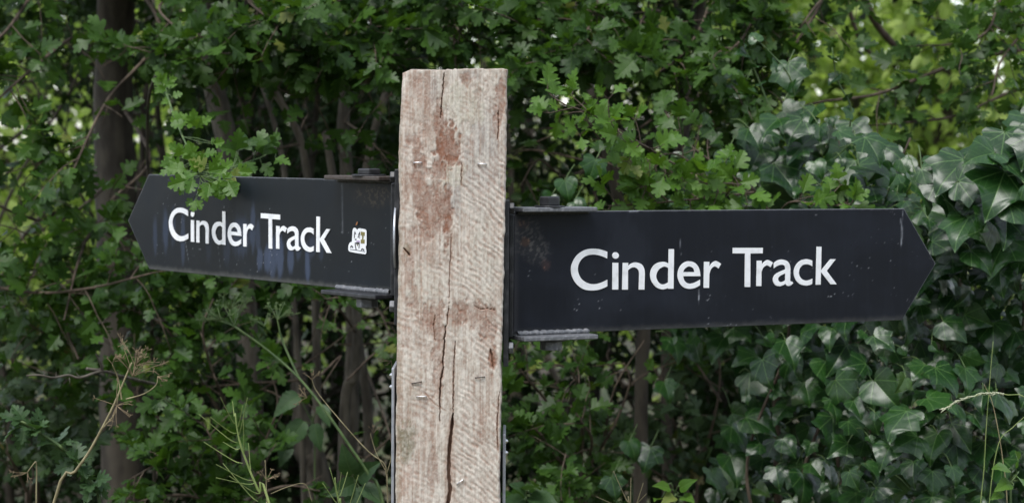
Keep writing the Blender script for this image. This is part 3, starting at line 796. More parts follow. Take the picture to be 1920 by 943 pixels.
def build_sign(o, yaw, sg, s0, s1, tip, zt, zb, text, style, label, bracket_tone):
    a = math.radians(yaw)
    d = np.array([sg * math.cos(a), math.sin(a), 0.0])         # outward along the arm
    n = np.array([sg * math.sin(a), -math.cos(a), 0.0])        # towards the path
    up = np.array([0, 0, 1.0])
    base = np.array([o[0], o[1], 1.55])
    root = thing('direction_sign', label, 'sign', base + d * s0 + up * zb)
    # ---- plate: dense face so the scratches, drips and dust sit on it
    nsx, nz = 380, 100
    S = np.linspace(s0, tip, nsx)
    h = np.clip((tip - S) / (tip - s1), 0, 1)
    zm = (zt + zb) / 2
    v = np.linspace(0, 1, nz)
    Zl = zm + (zb - zm) * h
    Zh = zm + (zt - zm) * h
    SS = np.repeat(S[:, None], nz, 1)
    ZZ = Zl[:, None] + (Zh - Zl)[:, None] * v[None]
    bow = 0.0012 * np.sin((SS - s0) * 9) + 0.0010 * (fbm(SS * 8, ZZ * 8, 3) - 0.5)
    pf = base + d * SS[..., None] + up * ZZ[..., None] + n * (0.0015 + bow[..., None])
    # surface colour
    mmx, mmz = SS * 1000, (ZZ - zb) * 1000
    H = (zt - zb) * 1000
    C = np.broadcast_to(np.array(style['base']), SS.shape + (3,)).copy()

    def mx(f, c):
        nonlocal C
        C = C + (np.asarray(c) - C) * np.clip(f, 0, 1)[..., None]
    cloud = fbm(mmx / 70, mmz / 50, 200 + sg, 4)
    mx((cloud - 0.45) * 1.2, style['haze'])
    mx(0.5 * (fbm(mmx / 6, mmz / 90, 210 + sg, 3) - 0.5), style['haze'])
    rough = 0.36 + 0.22 * cloud
    for (cx_, cz_, w_, h_, am) in style['drips']:
        q = np.hypot((mmx - cx_ + 3 * (fbm(mmx / 9, mmz / 14, 230) - 0.5)) / w_, (mmz - cz_) / h_)
        qq = q + 0.5 * (fbm(mmx / 5, mmz / 16, 231, 3) - 0.5)
        f = am * 0.85 * sstep(1.25, 0.6, qq)
        mx(f, style['drip_col'])
        rough = rough + 0.1 * f
    # dust settled along the lower edge, worn rim, flecks
    mx(0.55 * sstep(14, 2, mmz + 6 * fbm(mmx / 8, mmz / 8, 240)) * style['low_dust'], lin((96, 96, 92)))
    mx(0.5 * sstep(12, 2, mmx - s0 * 1000), lin((60, 60, 64)))
    edge = np.minimum(np.minimum(v[None], 1 - v[None]) * (Zh - Zl)[:, None] * 1000, (tip - SS) * 900)
    worn = sstep(2.4, 0.6, edge + 1.6 * (fbm(mmx / 6, mmz / 6, 250, 3) - 0.3))
    mx(0.55 * worn, lin((120, 122, 126)))
    fleck = sstep(0.930, 0.965, vnoise(mmx / 2.0, mmz / 2.0, 261)) * sstep(0.50, 0.72, fbm(mmx / 60, mmz / 40, 262))
    mx(0.6 * fleck, lin((150, 152, 158)))
    dark = sstep(0.955, 0.985, vnoise(mmx / 4.0, mmz / 4.0, 271)) * sstep(0.45, 0.65, fbm(mmx / 80, mmz / 60, 272))
    mx(0.7 * dark, lin((8, 10, 14)))
    for pts, wd_, am in style['scratch']:
        dd, _ = seg_dist(mmx, mmz, pts)
        mx(am * sstep(wd_, wd_ * 0.3, dd) * (0.2 + 1.1 * fbm(mmx / 2.2, mmz / 5, 281, 2)), lin((160, 164, 172)))
    for (cx_, cz_, rx, rz, am, colr) in style['patches']:
        q = np.hypot((mmx - cx_) / rx, (mmz - cz_) / rz)
        thread = sstep(0.56, 0.66, fbm(mmx / 4 + mmz / 9, mmz / 4 - mmx / 7, 291, 3))
        mx(am * sstep(1.2, 0.4, q) * (0.25 + thread), lin(colr))
    col = np.concatenate([C, np.clip(rough, 0.25, 0.8)[..., None]], -1)
    m1 = nsx * nz
    pb = pf - n * 0.004
    V = np.vstack([pf.reshape(-1, 3), pb.reshape(-1, 3)])
    i = (np.arange(nsx - 1)[:, None] * nz + np.arange(nz - 1)[None]).ravel()
    q4 = np.stack([i, i + nz, i + nz + 1, i + 1], -1)
    fr = q4 if sg > 0 else q4[:, ::-1]
    bk = (q4[:, ::-1] if sg > 0 else q4) + m1
    lp = np.concatenate([np.arange(nsx) * nz, (nsx - 1) * nz + np.arange(1, nz), (np.arange(nsx - 1)[::-1]) * nz + nz - 1, np.arange(1, nz - 1)[::-1]])
    ln = np.roll(lp, -1)
    rim = np.stack([lp, lp + m1, ln + m1, ln], -1)
    if sg < 0:
        rim = rim[:, ::-1]
    F = np.vstack([fr, bk, rim])
    # separate the rim's shading from the face: flat
    me = mesh('plate', V, F, M_SIGN, smooth=False, col=np.vstack([col.reshape(-1, 4)] * 2))
    sm = np.zeros(len(F), bool)
    sm[:len(fr) + len(bk)] = True
    me.polygons.foreach_set('use_smooth', sm)
    plate = link('plate', me, root)
    # ---- letters, each its own cut-out of white vinyl
    tx, ux, tz, uz = text
    for V2, F2, loops in LETTERS:
        ss = tx + (1 if sg > 0 else -1) * V2[:, 0] * ux
        zz = tz + V2[:, 1] * uz
        off = 0.0021 + 0.0012 * np.sin((ss - s0) * 9)
        top = base + d * ss[:, None] + up * zz[:, None] + n * (off + 0.0008)[:, None]
        bot = top - n * 0.0012
        k = len(V2)
        Fl = [tuple(f) for f in F2] + [tuple(q + k for q in f)[::-1] for f in F2]
        key = {(round(float(p[0]), 3), round(float(p[1]), 3)): q for q, p in enumerate(V2)}
        for lp_ in loops:
            ids = [key.get((round(float(p[0]), 3), round(float(p[1]), 3))) for p in lp_]
            for q in range(len(ids)):
                a_, b_ = ids[q], ids[(q + 1) % len(ids)]
                if a_ is not None and b_ is not None and a_ != b_:
                    Fl.append((a_, b_, b_ + k, a_ + k))
        link('letter', mesh('letter', np.vstack([top, bot]), Fl, M_WHITE, smooth=False), plate)
    return root, plate, base, d, n, up


def hexbolt(name, c, axis, r, h, mat, parent, washer=True, spin=0.3):
    axis = nrm(axis)
    ref = np.array([1.0, 0, 0]) if abs(axis[0]) < 0.8 else np.array([0, 1.0, 0])
    u = nrm(np.cross(axis, ref))
    w = np.cross(axis, u)
    poly = [(r * math.cos(spin + k * math.pi / 3), r * math.sin(spin + k * math.pi / 3)) for k in range(6)]
    V, F = prism(poly, np.asarray(c, float), u, w, axis, 0.002 if washer else 0.0, h)
    o = link(name, bevel_mesh(name, V, F, mat, r * 0.12, 2), parent)
    if washer:
        poly = [(r * 1.35 * math.cos(k * math.pi / 10), r * 1.35 * math.sin(k * math.pi / 10)) for k in range(20)]
        V, F = prism(poly, np.asarray(c, float), u, w, axis, -0.0005, 0.0025)
        link('washer', bevel_mesh('washer', V, F, M_BLACK, 0.0006, 1), o)
    return o


def bracket(root, base, d, n, up, s0, zt, zb, sg, post_x, lug_len, tone, yb):
    """side plate bolted to the post, upper and lower lugs, pivot bolts"""
    X = np.array([1.0, 0, 0])
    Yv = np.array([0, 1.0, 0])
    o = np.array([post_x, base[1], 1.55])
    br = link('bracket', box_mesh('bracket', o, X * sg, Yv, up, (-0.002, 0.006), (-0.045 + yb, 0.055 + yb), (zb - 0.045, zt + 0.018), M_BLACK), root)
    s_ = link('stiffener', box_mesh('stiffener', o, X * sg, Yv, up, (0.006, 0.013), (-0.022 + yb, 0.03 + yb), (zb - 0.002, zt - 0.004), M_BLACK), root)
    for (nm, z0, z1, fw_, m_) in (('upper_lug', zt - 0.0005, zt + 0.0065, 0.030, tone[0]), ('lower_lug', zb - 0.0085, zb - 0.0015, 0.036, tone[1])):
        link(nm, box_mesh(nm, base, d, n, up, (s0 + 0.002, lug_len), (-0.028, fw_), (z0, z1), m_, 0.0016), root)
    # weld bead and worn ridge on the lower lug
    T = Tubes()
    pts = [base + d * s + up * (zb + 0.001 + 0.0012 * RNG.random()) + n * (0.0055 + 0.002 * RNG.random()) for s in np.linspace(s0 + 0.004, lug_len - 0.003, 40)]
    T.add(pts, 0.0042, sides=8, knob=0.12)
    link('weld_bead', T.mesh('weld_bead', tone[2]), root)
    pts = [base + d * s + up * (zt - 0.002) + n * (0.004 + 0.0015 * RNG.random()) for s in np.linspace(s0 + 0.004, lug_len - 0.003, 30)]
    T = Tubes()
    T.add(pts, 0.003, sides=8, knob=0.12)
    link('weld_bead', T.mesh('weld_bead', M_BLACK), root)
    c = base + d * (s0 + 0.058) + n * 0.008
    hexbolt('pivot_bolt', c + up * (zt + 0.0065), up, 0.0175 if sg > 0 else 0.02, 0.0165 if sg > 0 else 0.0115, M_BLACK, root, True, 0.52 + math.radians(25 * sg))
    hexbolt('pivot_nut', c + d * 0.004 + up * (zb - 0.0085), -up, 0.0175, 0.017, M_GREYM, root, True, 0.52)
    for z in (zt + 0.006, zb - 0.017):
        hexbolt('coach_screw', o + X * sg * 0.006 + Yv * (-0.034 + yb) + up * z, X * sg, 0.0095, 0.0075, M_GREYM if z < zt - 0.05 else M_BLACK, root, False, 0.5)


STY_R = dict(base=(0.0046, 0.0062, 0.0108), haze=(0.0135, 0.017, 0.027), drip_col=(0.03, 0.036, 0.05), low_dust=0.5,
             drips=[(205, 118, 40, 60, 0.25), (150, 60, 50, 60, 0.2), (330, 60, 60, 40, 0.15), (520, 70, 80, 40, 0.12)],
             scratch=[([(731, 172), (735, 150), (733, 128)], 2.2, 0.4), ([(337, 62), (338, 30)], 0.8, 0.35), ([(338, 52), (337, 46)], 1.4, 0.8),
                      ([(735, 186), (732, 120)], 0.9, 0.3), ([(300, 150), (303, 118)], 0.9, 0.35),
                      ([(208, 189), (224, 189)], 2.2, 0.45)],
             patches=[(28, 150, 30, 36, 0.10, (150, 145, 138)), (48, 128, 24, 24, 0.10, (160, 156, 150)), (22, 170, 12, 8, 0.25, (120, 84, 60)),
                      (26, 142, 8, 8, 0.55, (140, 100, 66)), (62, 106, 9, 9, 0.5, (120, 90, 80))])
STY_L = dict(base=(0.0034, 0.0056, 0.0090), haze=(0.009, 0.013, 0.019), drip_col=(0.050, 0.068, 0.115), low_dust=1.0,
             drips=[(745, 62, 8, 36, 0.4), (708, 74, 10, 40, 0.55), (682, 82, 8, 34, 0.4), (648, 66, 8, 50, 0.5), (452, 72, 30, 36, 0.4), (414, 88, 9, 42, 0.55),
                    (398, 74, 8, 30, 0.4), (352, 42, 14, 38, 0.75), (368, 36, 12, 24, 0.8), (328, 42, 12, 36, 0.85), (392, 36, 10, 20, 0.75), (295, 40, 10, 26, 0.8), (245, 34, 8, 32, 0.85),
                    (272, 62, 10, 22, 0.4), (232, 64, 10, 20, 0.4), (500, 60, 12, 40, 0.25), (560, 50, 10, 30, 0.15), (205, 56, 8, 16, 0.3)],
             scratch=[([(640, 60), (628, 20)], 1.0, 0.35), ([(530, 60), (520, 10)], 0.8, 0.2), ([(146, 170), (144, 90)], 3.5, 0.14)],
             patches=[(60, 150, 60, 20, 0.22, (120, 104, 84))])
o_r = P(955, 511, 3.06)
sr = build_sign(o_r, 25.3, 1, 0.0065, 0.737, 0.8045, -0.0914, -0.2810, (0.1047, 0.0627, -0.2163, 0.0627), STY_R,
                'clean black arrow sign with larger white lettering Cinder Track, pointing towards the ivy', None)
bracket(sr[0], sr[2], sr[3], sr[4], sr[5], 0.0065, -0.0914, -0.2810, 1, -0.0105, 0.137, (M_GREYM, M_GREYM, M_GREYM), 0.0)
o_l = P(745, 446, 3.08)
sl = build_sign(o_l, 50.3, -1, 0.0065, 0.767, 0.8440, -0.0455, -0.2203, (0.6944, 0.0654, -0.1645, 0.0575), STY_L,
                'drip-stained black arrow sign reading Cinder Track, with a dog sticker and hawthorn sprig', None)
bracket(sl[0], sl[2], sl[3], sl[4], sl[5], 0.0065, -0.0455, -0.2203, -1, -0.1735, 0.158, (M_RUST, M_BLACK, M_GREYM), 0.0)


def build_sticker():
    root_, plate_, base, d, n, up = sl
    ct = base + d * 0.1015 + up * (-0.1425)
    r = -d                                              # reads left to right
    k = 0.0535 / 600.0                                  # sticker drawn 600 units wide

    def pts(lst, off):
        return [ct + r * ((x - 525) * k) + up * ((505 - y) * 0.041 / 680.0) + n * (off + 0.0022 + 0.0012 * math.sin((0.1015 - 0.0065) * 9)) for x, y in lst]

    def flat(name, lst, off, mat, parent):
        V = pts(lst, off) + pts(lst, off - 0.0005)
        m = len(lst)
        tri = tessellate_polygon([[Vector((x, y, 0)) for x, y in lst]])
        F = [tuple(t) for t in tri] + [tuple(q + m for q in t)[::-1] for t in tri] + [(q, (q + 1) % m, m + (q + 1) % m, m + q) for q in range(m)]
        return link(name, mesh(name, V, F, mat, smooth=False), parent)
    outl = [(262, 790), (240, 740), (248, 640), (290, 560), (355, 535), (362, 400), (370, 250), (395, 180), (440, 160), (485, 185), (515, 225), (545, 180),
            (600, 168), (760, 188), (800, 225), (805, 400), (800, 600), (775, 645), (795, 740), (795, 810), (770, 840), (500, 825), (300, 805)]
    st = flat('sticker', outl, 0.0006, M_WHITE, None)
    tag(st, 'small white die-cut sticker of a dog head and dumbbell on the black sign', 'sticker')
    for nm, lst, m_ in [('ear_drawing', [(425, 440), (430, 300), (448, 255), (485, 320), (485, 345), (466, 330), (450, 300), (446, 420)], M_INK),
                        ('ear_drawing', [(605, 440), (608, 300), (597, 255), (555, 330), (548, 400), (565, 405), (572, 340), (592, 310), (592, 440)], M_INK),
                        ('brow_drawing', [(440, 470), (480, 450), (500, 460), (480, 490)], M_INK), ('brow_drawing', [(535, 395), (570, 400), (560, 420), (535, 415)], M_INK),
                        ('nose_drawing', [(492, 540), (500, 500), (550, 488), (605, 500), (610, 545), (570, 535), (530, 535)], M_PINK),
                        ('mouth_drawing', [(480, 550), (530, 540), (580, 540), (600, 570), (560, 595), (530, 590), (490, 590)], M_INK),
                        ('cheek_drawing', [(448, 550), (470, 545), (475, 640), (505, 750), (480, 745), (450, 640)], M_INK),
                        ('cheek_drawing', [(570, 600), (595, 590), (585, 690), (565, 700)], M_INK),
                        ('tongue_drawing', [(508, 595), (545, 598), (535, 640), (520, 640)], M_GOLD),
                        ('paw_drawing', [(300, 690), (330, 640), (360, 635), (400, 680), (380, 700), (345, 665), (320, 700)], M_INK),
                        ('paw_drawing', [(640, 740), (650, 705), (690, 690), (730, 715), (740, 755), (715, 750), (690, 715), (665, 745)], M_INK),
                        ('floor_drawing', [(300, 735), (560, 745), (760, 770), (760, 780), (560, 758), (300, 747)], M_INK),
                        ('dumbbell_drawing', [(630, 255), (755, 265), (752, 360), (715, 358), (712, 458), (750, 462), (745, 565), (632, 560), (632, 460), (670, 458), (672, 356), (630, 352)], M_GOLD)]:
        flat(nm, lst, 0.0010, m_, st)
    # scrap of dead leaf caught on the paint above it
    lf = [(480, 95), (495, 50), (525, 0), (545, 5), (540, 50), (510, 90)]
    s2 = flat('leaf_scrap', lf, 0.0016, M_LEAFD, None)
    tag(s2, 'tiny orange scrap of dead leaf stuck on the black sign above the dog sticker', 'leaf')


build_sticker()


def side_plates():
    X = np.array([1.0, 0, 0])
    Yv = np.array([0, 1.0, 0])
    Zv = np.array([0, 0, 1.0])
    # galvanised plates fixed flat on the two sides of the post, seen edge on
    for (px, y0, sg, lab) in ((737.0, 690, -1, 'grey metal plate seen edge on along the post, under the sign with the dog sticker'),
                              (945.5, 814, 1, 'shorter grey metal plate seen edge on along the post, below the ivy-side sign')):
        c = P(px, y0, 3.03)
        o = np.array([c[0], 3.03, 0])
        pl = link('metal_plate', box_mesh('metal_plate', o, X, Yv, Zv, (-0.0022, 0.0022), (0.0, 0.11), (c[2] - 0.42, c[2]), M_ZINC, 0.001))
        tag(pl, lab, 'plate')
        for dz, yy_ in ((-0.012, 0.012), (-0.03, 0.012)):
            T = Tubes()
            b = np.array([c[0] + sg * 0.002, 3.03 + yy_, c[2] + dz])
            T.add([b, b + X * sg * 0.002, b + X * sg * 0.003], 0.004, 0.0025, 10)
            link('screw_head', T.mesh('screw_head', M_STEEL), pl)
        V, F = prism([(0, 0), (0.008, 0), (0.008, 0.02), (0, 0.02)], np.array([c[0] - sg * 0.002, 3.05, c[2] - 0.06]), -X * sg, Yv, Zv, 0, 0.03)
        link('spacer', bevel_mesh('spacer', V, F, M_BLACK, 0.0005, 1), pl)
    c = P(742.8, 445, 3.06)
    poly = [(0.049 * math.cos(k * math.pi / 24), 0.049 * math.sin(k * math.pi / 24)) for k in range(48)]
    V, F = prism(poly, np.array([c[0], 3.052, c[2]]), Yv, Zv, X, -0.0015, 0.0015)
    o = link('waymark_disc', bevel_mesh('waymark_disc', V, F, M_ZINC, 0.0006, 1))
    tag(o, 'thin pale round waymark disc seen edge on between post and black sign', 'disc')


side_plates()

# ------------------------------------------------------------------ leaf shapes
UPV = np.array([0, 0, 1.0])


def leaf_from_half(half, mids, fold=0.25, bend=0.25, wave=0.03, seed=0, skew=0.0):
    """flat lobed outline (right half, base to tip) -> folded, bent leaf; midrib points are given by mids"""
    rs = np.random.default_rng(seed)
    half = np.array(half, float)
    mids = np.array(mids)
    inner = [(0.0, m) for m in mids]
    ring = list(map(tuple, half)) + inner[::-1]
    tri = tessellate_polygon([[Vector((x, y, 0)) for x, y in ring]])
    n = len(ring)
    R = np.array(ring)
    L = R.copy()
    L[:, 0] *= -1
    L[:, 0] *= 1 - 0.1 * rs.random()
    V2 = np.vstack([R, L])
    F = []
    for t in tri:
        p, q, r = R[t[0]], R[t[1]], R[t[2]]
        if (q[0] - p[0]) * (r[1] - p[1]) - (q[1] - p[1]) * (r[0] - p[0]) < 0:
            t = t[::-1]
        F.append(tuple(t))
        F.append(tuple(i + n for i in t[::-1]))
    x, y = V2[:, 0].copy(), V2[:, 1].copy()
    z = fold * np.abs(x) - bend * y * y + wave * np.sin(7 * y + 3 * x + rs.random() * 6) - 0.35 * np.abs(x) ** 2 * rs.random()
    x = x + skew * y * y
    V = np.stack([x, y, z], 1)
    return V, np.array(F), V2.copy()


HAW = [(0, 0), (0.05, 0.10), (0.13, 0.22), (0.33, 0.27), (0.45, 0.36), (0.41, 0.42), (0.45, 0.47), (0.36, 0.52), (0.17, 0.49), (0.27, 0.60),
       (0.40, 0.66), (0.36, 0.73), (0.37, 0.79), (0.26, 0.80), (0.13, 0.74), (0.20, 0.86), (0.17, 0.93), (0.09, 0.94), (0, 1.0)]
HAW2 = [(0, 0), (0.06, 0.14), (0.12, 0.30), (0.30, 0.40), (0.42, 0.52), (0.37, 0.60), (0.30, 0.63), (0.15, 0.60), (0.24, 0.74), (0.30, 0.83), (0.22, 0.89), (0.12, 0.86), (0.10, 0.96), (0, 1.0)]
HAW3 = [(0, 0), (0.08, 0.08), (0.30, 0.14), (0.50, 0.22), (0.52, 0.30), (0.45, 0.33), (0.47, 0.40), (0.20, 0.38), (0.30, 0.50), (0.44, 0.56), (0.43, 0.64), (0.34, 0.67), (0.16, 0.62),
        (0.24, 0.76), (0.25, 0.84), (0.12, 0.83), (0.12, 0.92), (0, 1.0)]
OVATE = [(0, 0), (0.16, 0.10), (0.30, 0.30), (0.30, 0.55), (0.17, 0.80), (0, 1.0)]
T_HAW = [leaf_from_half(h, [0.25, 0.5, 0.75], f, b, 0.03, i, sk) for i, (h, f, b, sk) in enumerate(
    [(HAW, 0.30, 0.15, 0.0), (HAW, 0.10, 0.35, 0.06), (HAW, 0.45, 0.05, -0.05), (HAW2, 0.25, 0.2, 0.04), (HAW2, 0.05, 0.4, -0.04), (HAW3, 0.3, 0.2, 0.0), (HAW3, 0.12, 0.32, 0.05), (HAW3, 0.5, 0.12, -0.06)])]
T_FAR = [leaf_from_half(OVATE, [0.5], f, b, 0.02, 30 + i) for i, (f, b) in enumerate([(0.3, 0.2), (0.1, 0.3), (0.4, 0.1)])]
NET = [(0, 0), (0.14, 0.0), (0.22, 0.06), (0.26, 0.10), (0.27, 0.20), (0.33, 0.22), (0.30, 0.32), (0.34, 0.36), (0.28, 0.46), (0.29, 0.52), (0.21, 0.62), (0.20, 0.70), (0.12, 0.80), (0.09, 0.88), (0, 1.0)]
T_NET = [leaf_from_half(NET, [0.2, 0.45, 0.7], f, b, 0.03, 50 + i) for i, (f, b) in enumerate([(0.3, 0.3), (0.15, 0.5), (0.4, 0.15)])]


def ivy_template(half, seed, fold, curl, bul):
    rs = np.random.default_rng(seed)
    h = np.array(half, float)
    # resample the outline finer
    t = np.linspace(0, len(h) - 1, 19)
    hx, hy = np.interp(t, np.arange(len(h)), h[:, 0]), np.interp(t, np.arange(len(h)), h[:, 1])
    n = len(hx)
    ay = np.clip(np.linspace(-0.12, 1.0, n), 0.0, 1.0)
    ay[-1] = 1.0
    cols = [0.0, 0.4, 0.75, 1.0]
    V2, F = [], []
    for side in (1, -1):
        asym = 1 + 0.12 * (rs.random() - 0.5)
        off = len(V2) and sum(len(v) for v in V2)
        g = []
        for k in range(n):
            for c in cols:
                g.append((side * hx[k] * c * asym, ay[k] * (1 - c) + hy[k] * c))
        V2.append(np.array(g))
        m = len(cols)
        for k in range(n - 1):
            for c in range(m - 1):
                q = (off + k * m + c, off + k * m + c + 1, off + (k + 1) * m + c + 1, off + (k + 1) * m + c)
                F.append(q if side > 0 else q[::-1])
    V2 = np.vstack(V2)
    x, y = V2[:, 0], V2[:, 1]
    r = np.hypot(x, y - 0.25)
    ang = np.arctan2(np.abs(x), y + 0.02)
    pp = np.abs(((ang / 0.72) % 1.0) - 0.5) * 2       # 1 on a vein, 0 between
    rad = np.hypot(x, y)
    z = fold * np.abs(x) - curl * r * r + bul * (1 - pp) * np.minimum(rad, 0.5) - 0.12 * sstep(0.75, 1.05, y) + 0.025 * np.sin(5 * x + 4 * y + rs.random() * 6)
    F = np.array(F)
    F = F[np.abs(0.5 * ((V2[F[:, 0], 0] - V2[F[:, 2], 0]) * (V2[F[:, 1], 1] - V2[F[:, 3], 1]) - (V2[F[:, 0], 1] - V2[F[:, 2], 1]) * (V2[F[:, 1], 0] - V2[F[:, 3], 0]))) > 1e-7]
    T = np.vstack([F[:, [0, 1, 2]], F[:, [0, 2, 3]]])
    return np.stack([x, y, z], 1), T, V2.copy()


IV1 = [(0, 0), (0.10, -0.10), (0.28, -0.17), (0.46, -0.10), (0.53, 0.02), (0.47, 0.14), (0.50, 0.24), (0.60, 0.36), (0.62, 0.43), (0.48, 0.47), (0.36, 0.53), (0.27, 0.66), (0.14, 0.85), (0, 1.0)]
IV2 = [(0, 0), (0.13, -0.11), (0.32, -0.13), (0.48, -0.03), (0.54, 0.12), (0.53, 0.26), (0.49, 0.38), (0.39, 0.52), (0.27, 0.68), (0.13, 0.86), (0, 1.0)]
IV3 = [(0, 0), (0.10, -0.08), (0.25, -0.12), (0.42, -0.02), (0.46, 0.12), (0.56, 0.24), (0.64, 0.28), (0.50, 0.38), (0.34, 0.46), (0.26, 0.62), (0.12, 0.84), (0, 1.0)]
T_IVY = [ivy_template(h, 70 + i, f, c, b) for i, (h, f, c, b) in enumerate(
    [(IV1, 0.16, 0.30, 0.10), (IV1, 0.02, 0.15, 0.08), (IV2, 0.22, 0.40, 0.08), (IV2, -0.12, 0.20, 0.08), (IV3, 0.18, 0.22, 0.10), (IV2, 0.35, 0.30, 0.06), (IV1, -0.18, 0.10, 0.10)])]

TEMPLATE_MESHES = {}


def template_mesh(tset, i, mat):
    key = (id(tset), i, mat.name)
    if key not in TEMPLATE_MESHES:
        V, F, uv = tset[i]
        TEMPLATE_MESHES[key] = mesh('leaf', V, F, mat, uv=uv)
    return TEMPLATE_MESHES[key]


class Leaves:
    """leaves of one plant: positions, axes, normals, lengths"""

    def __init__(s, tset, mat):
        s.t, s.mat = tset, mat
        s.p, s.a, s.n, s.s = [], [], [], []

    def add(s, p, a, n, size):
        s.p.append(p)
        s.a.append(a)
        s.n.append(n)
        s.s.append(size)

    def extend(s, p, a, n, size):
        s.p += list(p)
        s.a += list(a)
        s.n += list(n)
        s.s += list(size)

    def finish(s, parent, pick=300, name='foliage', keep=None):
        if not s.p:
            return
        p, a, n, z = np.array(s.p), np.array(s.a), np.array(s.n), np.array(s.s)
        if keep is not None:
            k = keep(p)
            p, a, n, z = p[k], a[k], n[k], z[k]
        a = a / (np.linalg.norm(a, axis=1)[:, None] + 1e-9)
        n = n - (n * a).sum(1)[:, None] * a
        n = n / (np.linalg.norm(n, axis=1)[:, None] + 1e-9)
        x = np.cross(a, n)
        M = np.stack([x, a, n], -1) * z[:, None, None]
        ti = RNG.integers(0, len(s.t), len(p))
        c = p + a * z[:, None] * 0.5
        px, py, dz = project(c)
        inside = (px > -10) & (px < 1930) & (py > -10) & (py < 953) & (dz > 1)
        chosen = np.zeros(len(p), bool)
        if pick:
            cell = 13.0
            kx, ky = (px / cell).astype(int), (py / cell).astype(int)
            best = {}
            for i in np.nonzero(inside)[0]:
                k = (kx[i], ky[i])
                if k not in best or dz[i] < dz[best[k]]:
                    best[k] = i
            cand = np.array(list(best.values()), int)
            if len(cand):
                view = c[cand] - CAM
                view /= np.linalg.norm(view, axis=1)[:, None]
                area = (z[cand] / dz[cand]) ** 2 * (0.15 + np.abs((n[cand] * view).sum(1)))
                front = dz[cand] - dz[cand].min()
                cand = cand[np.argsort(-area / (1 + front) ** 2)][:pick]
                chosen[cand] = True
        inv = ORIGIN_INV[parent.name]
        for i in np.nonzero(chosen)[0]:
            o = bpy.data.objects.new('leaf', template_mesh(s.t, int(ti[i]), s.mat))
            COL.objects.link(o)
            o.parent = parent
            o.matrix_parent_inverse = inv
            m = M[i]
            o.matrix_basis = Matrix(((m[0, 0], m[0, 1], m[0, 2], p[i, 0]), (m[1, 0], m[1, 1], m[1, 2], p[i, 1]), (m[2, 0], m[2, 1], m[2, 2], p[i, 2]), (0, 0, 0, 1)))
        rest = np.nonzero(~chosen)[0]
        if len(rest):
            Vs, Fs, Us, Rs, off = [], [], [], [], 0
            for k in range(len(s.t)):
                idx = rest[ti[rest] == k]
                if not len(idx):
                    continue
                V, F, uv = s.t[k]
                W = np.einsum('nij,vj->nvi', M[idx], V) + p[idx][:, None]
                Vs.append(W.reshape(-1, 3))
                Fs.append((F[None] + (np.arange(len(idx)) * len(V))[:, None, None]).reshape(-1, 3) + off)
                Us.append(np.tile(uv, (len(idx), 1)))
                Rs.append(np.repeat(RNG.random(len(idx)), len(V)))
                off += len(idx) * len(V)
            me = mesh(name, np.vstack(Vs), np.vstack(Fs), s.mat, uv=np.vstack(Us), rnd=np.concatenate(Rs))
            link(name, me, parent, kind='stuff')


TOCAM = lambda p: nrm(CAM - p)


def rv(s=1.0):
    return RNG.normal(0, s, 3)


def leaf_normal(p, cam=0.55, up=0.8, rand=0.45):
    return nrm(UPV * up + TOCAM(p) * cam + rv(rand))


def leafy_twig(T, Lv, start, d, length, size=0.036, droop=0.12, r=0.0016, per=(2, 4), gap=0.024, petiole=0.010, pet_tube=False, cam=0.55, upw=0.8, rnd=0.45, wig=0.16, bare=0.0):
    p = np.array(start, float)
    d = nrm(d)
    steps = max(2, int(length / gap))
    pts = [p.copy()]
    for i in range(steps):
        d = nrm(d + rv(wig) * 0.6 + np.array([0, 0, -droop * 0.5]))
        p = p + d * gap
        pts.append(p.copy())
        if i / steps < bare:
            continue
        k = RNG.integers(per[0], per[1] + 1) + (1 if i == steps - 1 else 0)
        for _ in range(k):
            q = rv()
            q -= d * (q @ d)
            t = nrm(d * (0.35 + 0.5 * RNG.random()) + nrm(q) * 0.9 + UPV * 0.15)
            b = p + t * petiole * (0.6 + 0.8 * RNG.random())
            if pet_tube:
                T.add([p, (p + b) / 2 + rv(0.0008), b], 0.0007, 0.0006, 4)
            Lv.add(b, t, leaf_normal(b, cam, upw, rnd), size * (0.5 + 0.8 * RNG.random()))
    T.add(pts, r, r * 0.45, 5)
    return pts


def px_path(pts, n=None):
    w = np.array([P(*q) for q in pts])
    return spline(w, n or max(8, 6 * len(w)))


def leafy_branch(T, Lv, path, r0, r1, twigs, tl=(0.10, 0.26), start=0.1, spread=1.0, side_bias=None, sides=7, **kw):
    """a branch along path with leafy twigs leaving it"""
    B = Tubes()
    B.add(path, r0, r1, sides, knob=0.06)
    T.boughs.append(B)
    n = len(path)
    for i in range(twigs):
        f = start + (1 - start) * (i + RNG.random()) / twigs
        q = min(n - 2, int(f * (n - 1)))
        u = f * (n - 1) - q
        p = path[q] * (1 - u) + path[q + 1] * u
        tg = nrm(path[q + 1] - path[q])
        s = rv()
        s -= tg * (s @ tg)
        s = nrm(s)
        dd = nrm(tg * 0.55 + s * spread + (side_bias if side_bias is not None else 0))
        if not kw.get('pet_tube') and RNG.random() < 0.30:
            continue
        leafy_twig(T, Lv, p, dd, tl[0] + (tl[1] - tl[0]) * RNG.random(), **kw)


def stem_to_ground(T, top, r0, r1, lean=(0, 0), wob=0.02, sides=9, n=16):
    """stem from the ground up to a point"""
    top = np.asarray(top, float)
    b = np.array([top[0] + lean[0], top[1] + lean[1], -0.03])
    t = np.linspace(0, 1, n)[:, None]
    pts = b * (1 - t) + top * t + np.cumsum(RNG.normal(0, wob / 4, (n, 3)), 0) * np.sin(np.pi * t) * np.array([1, 1, 0.2])
    T.add(pts, r0, r1, sides, knob=0.05)
    return pts


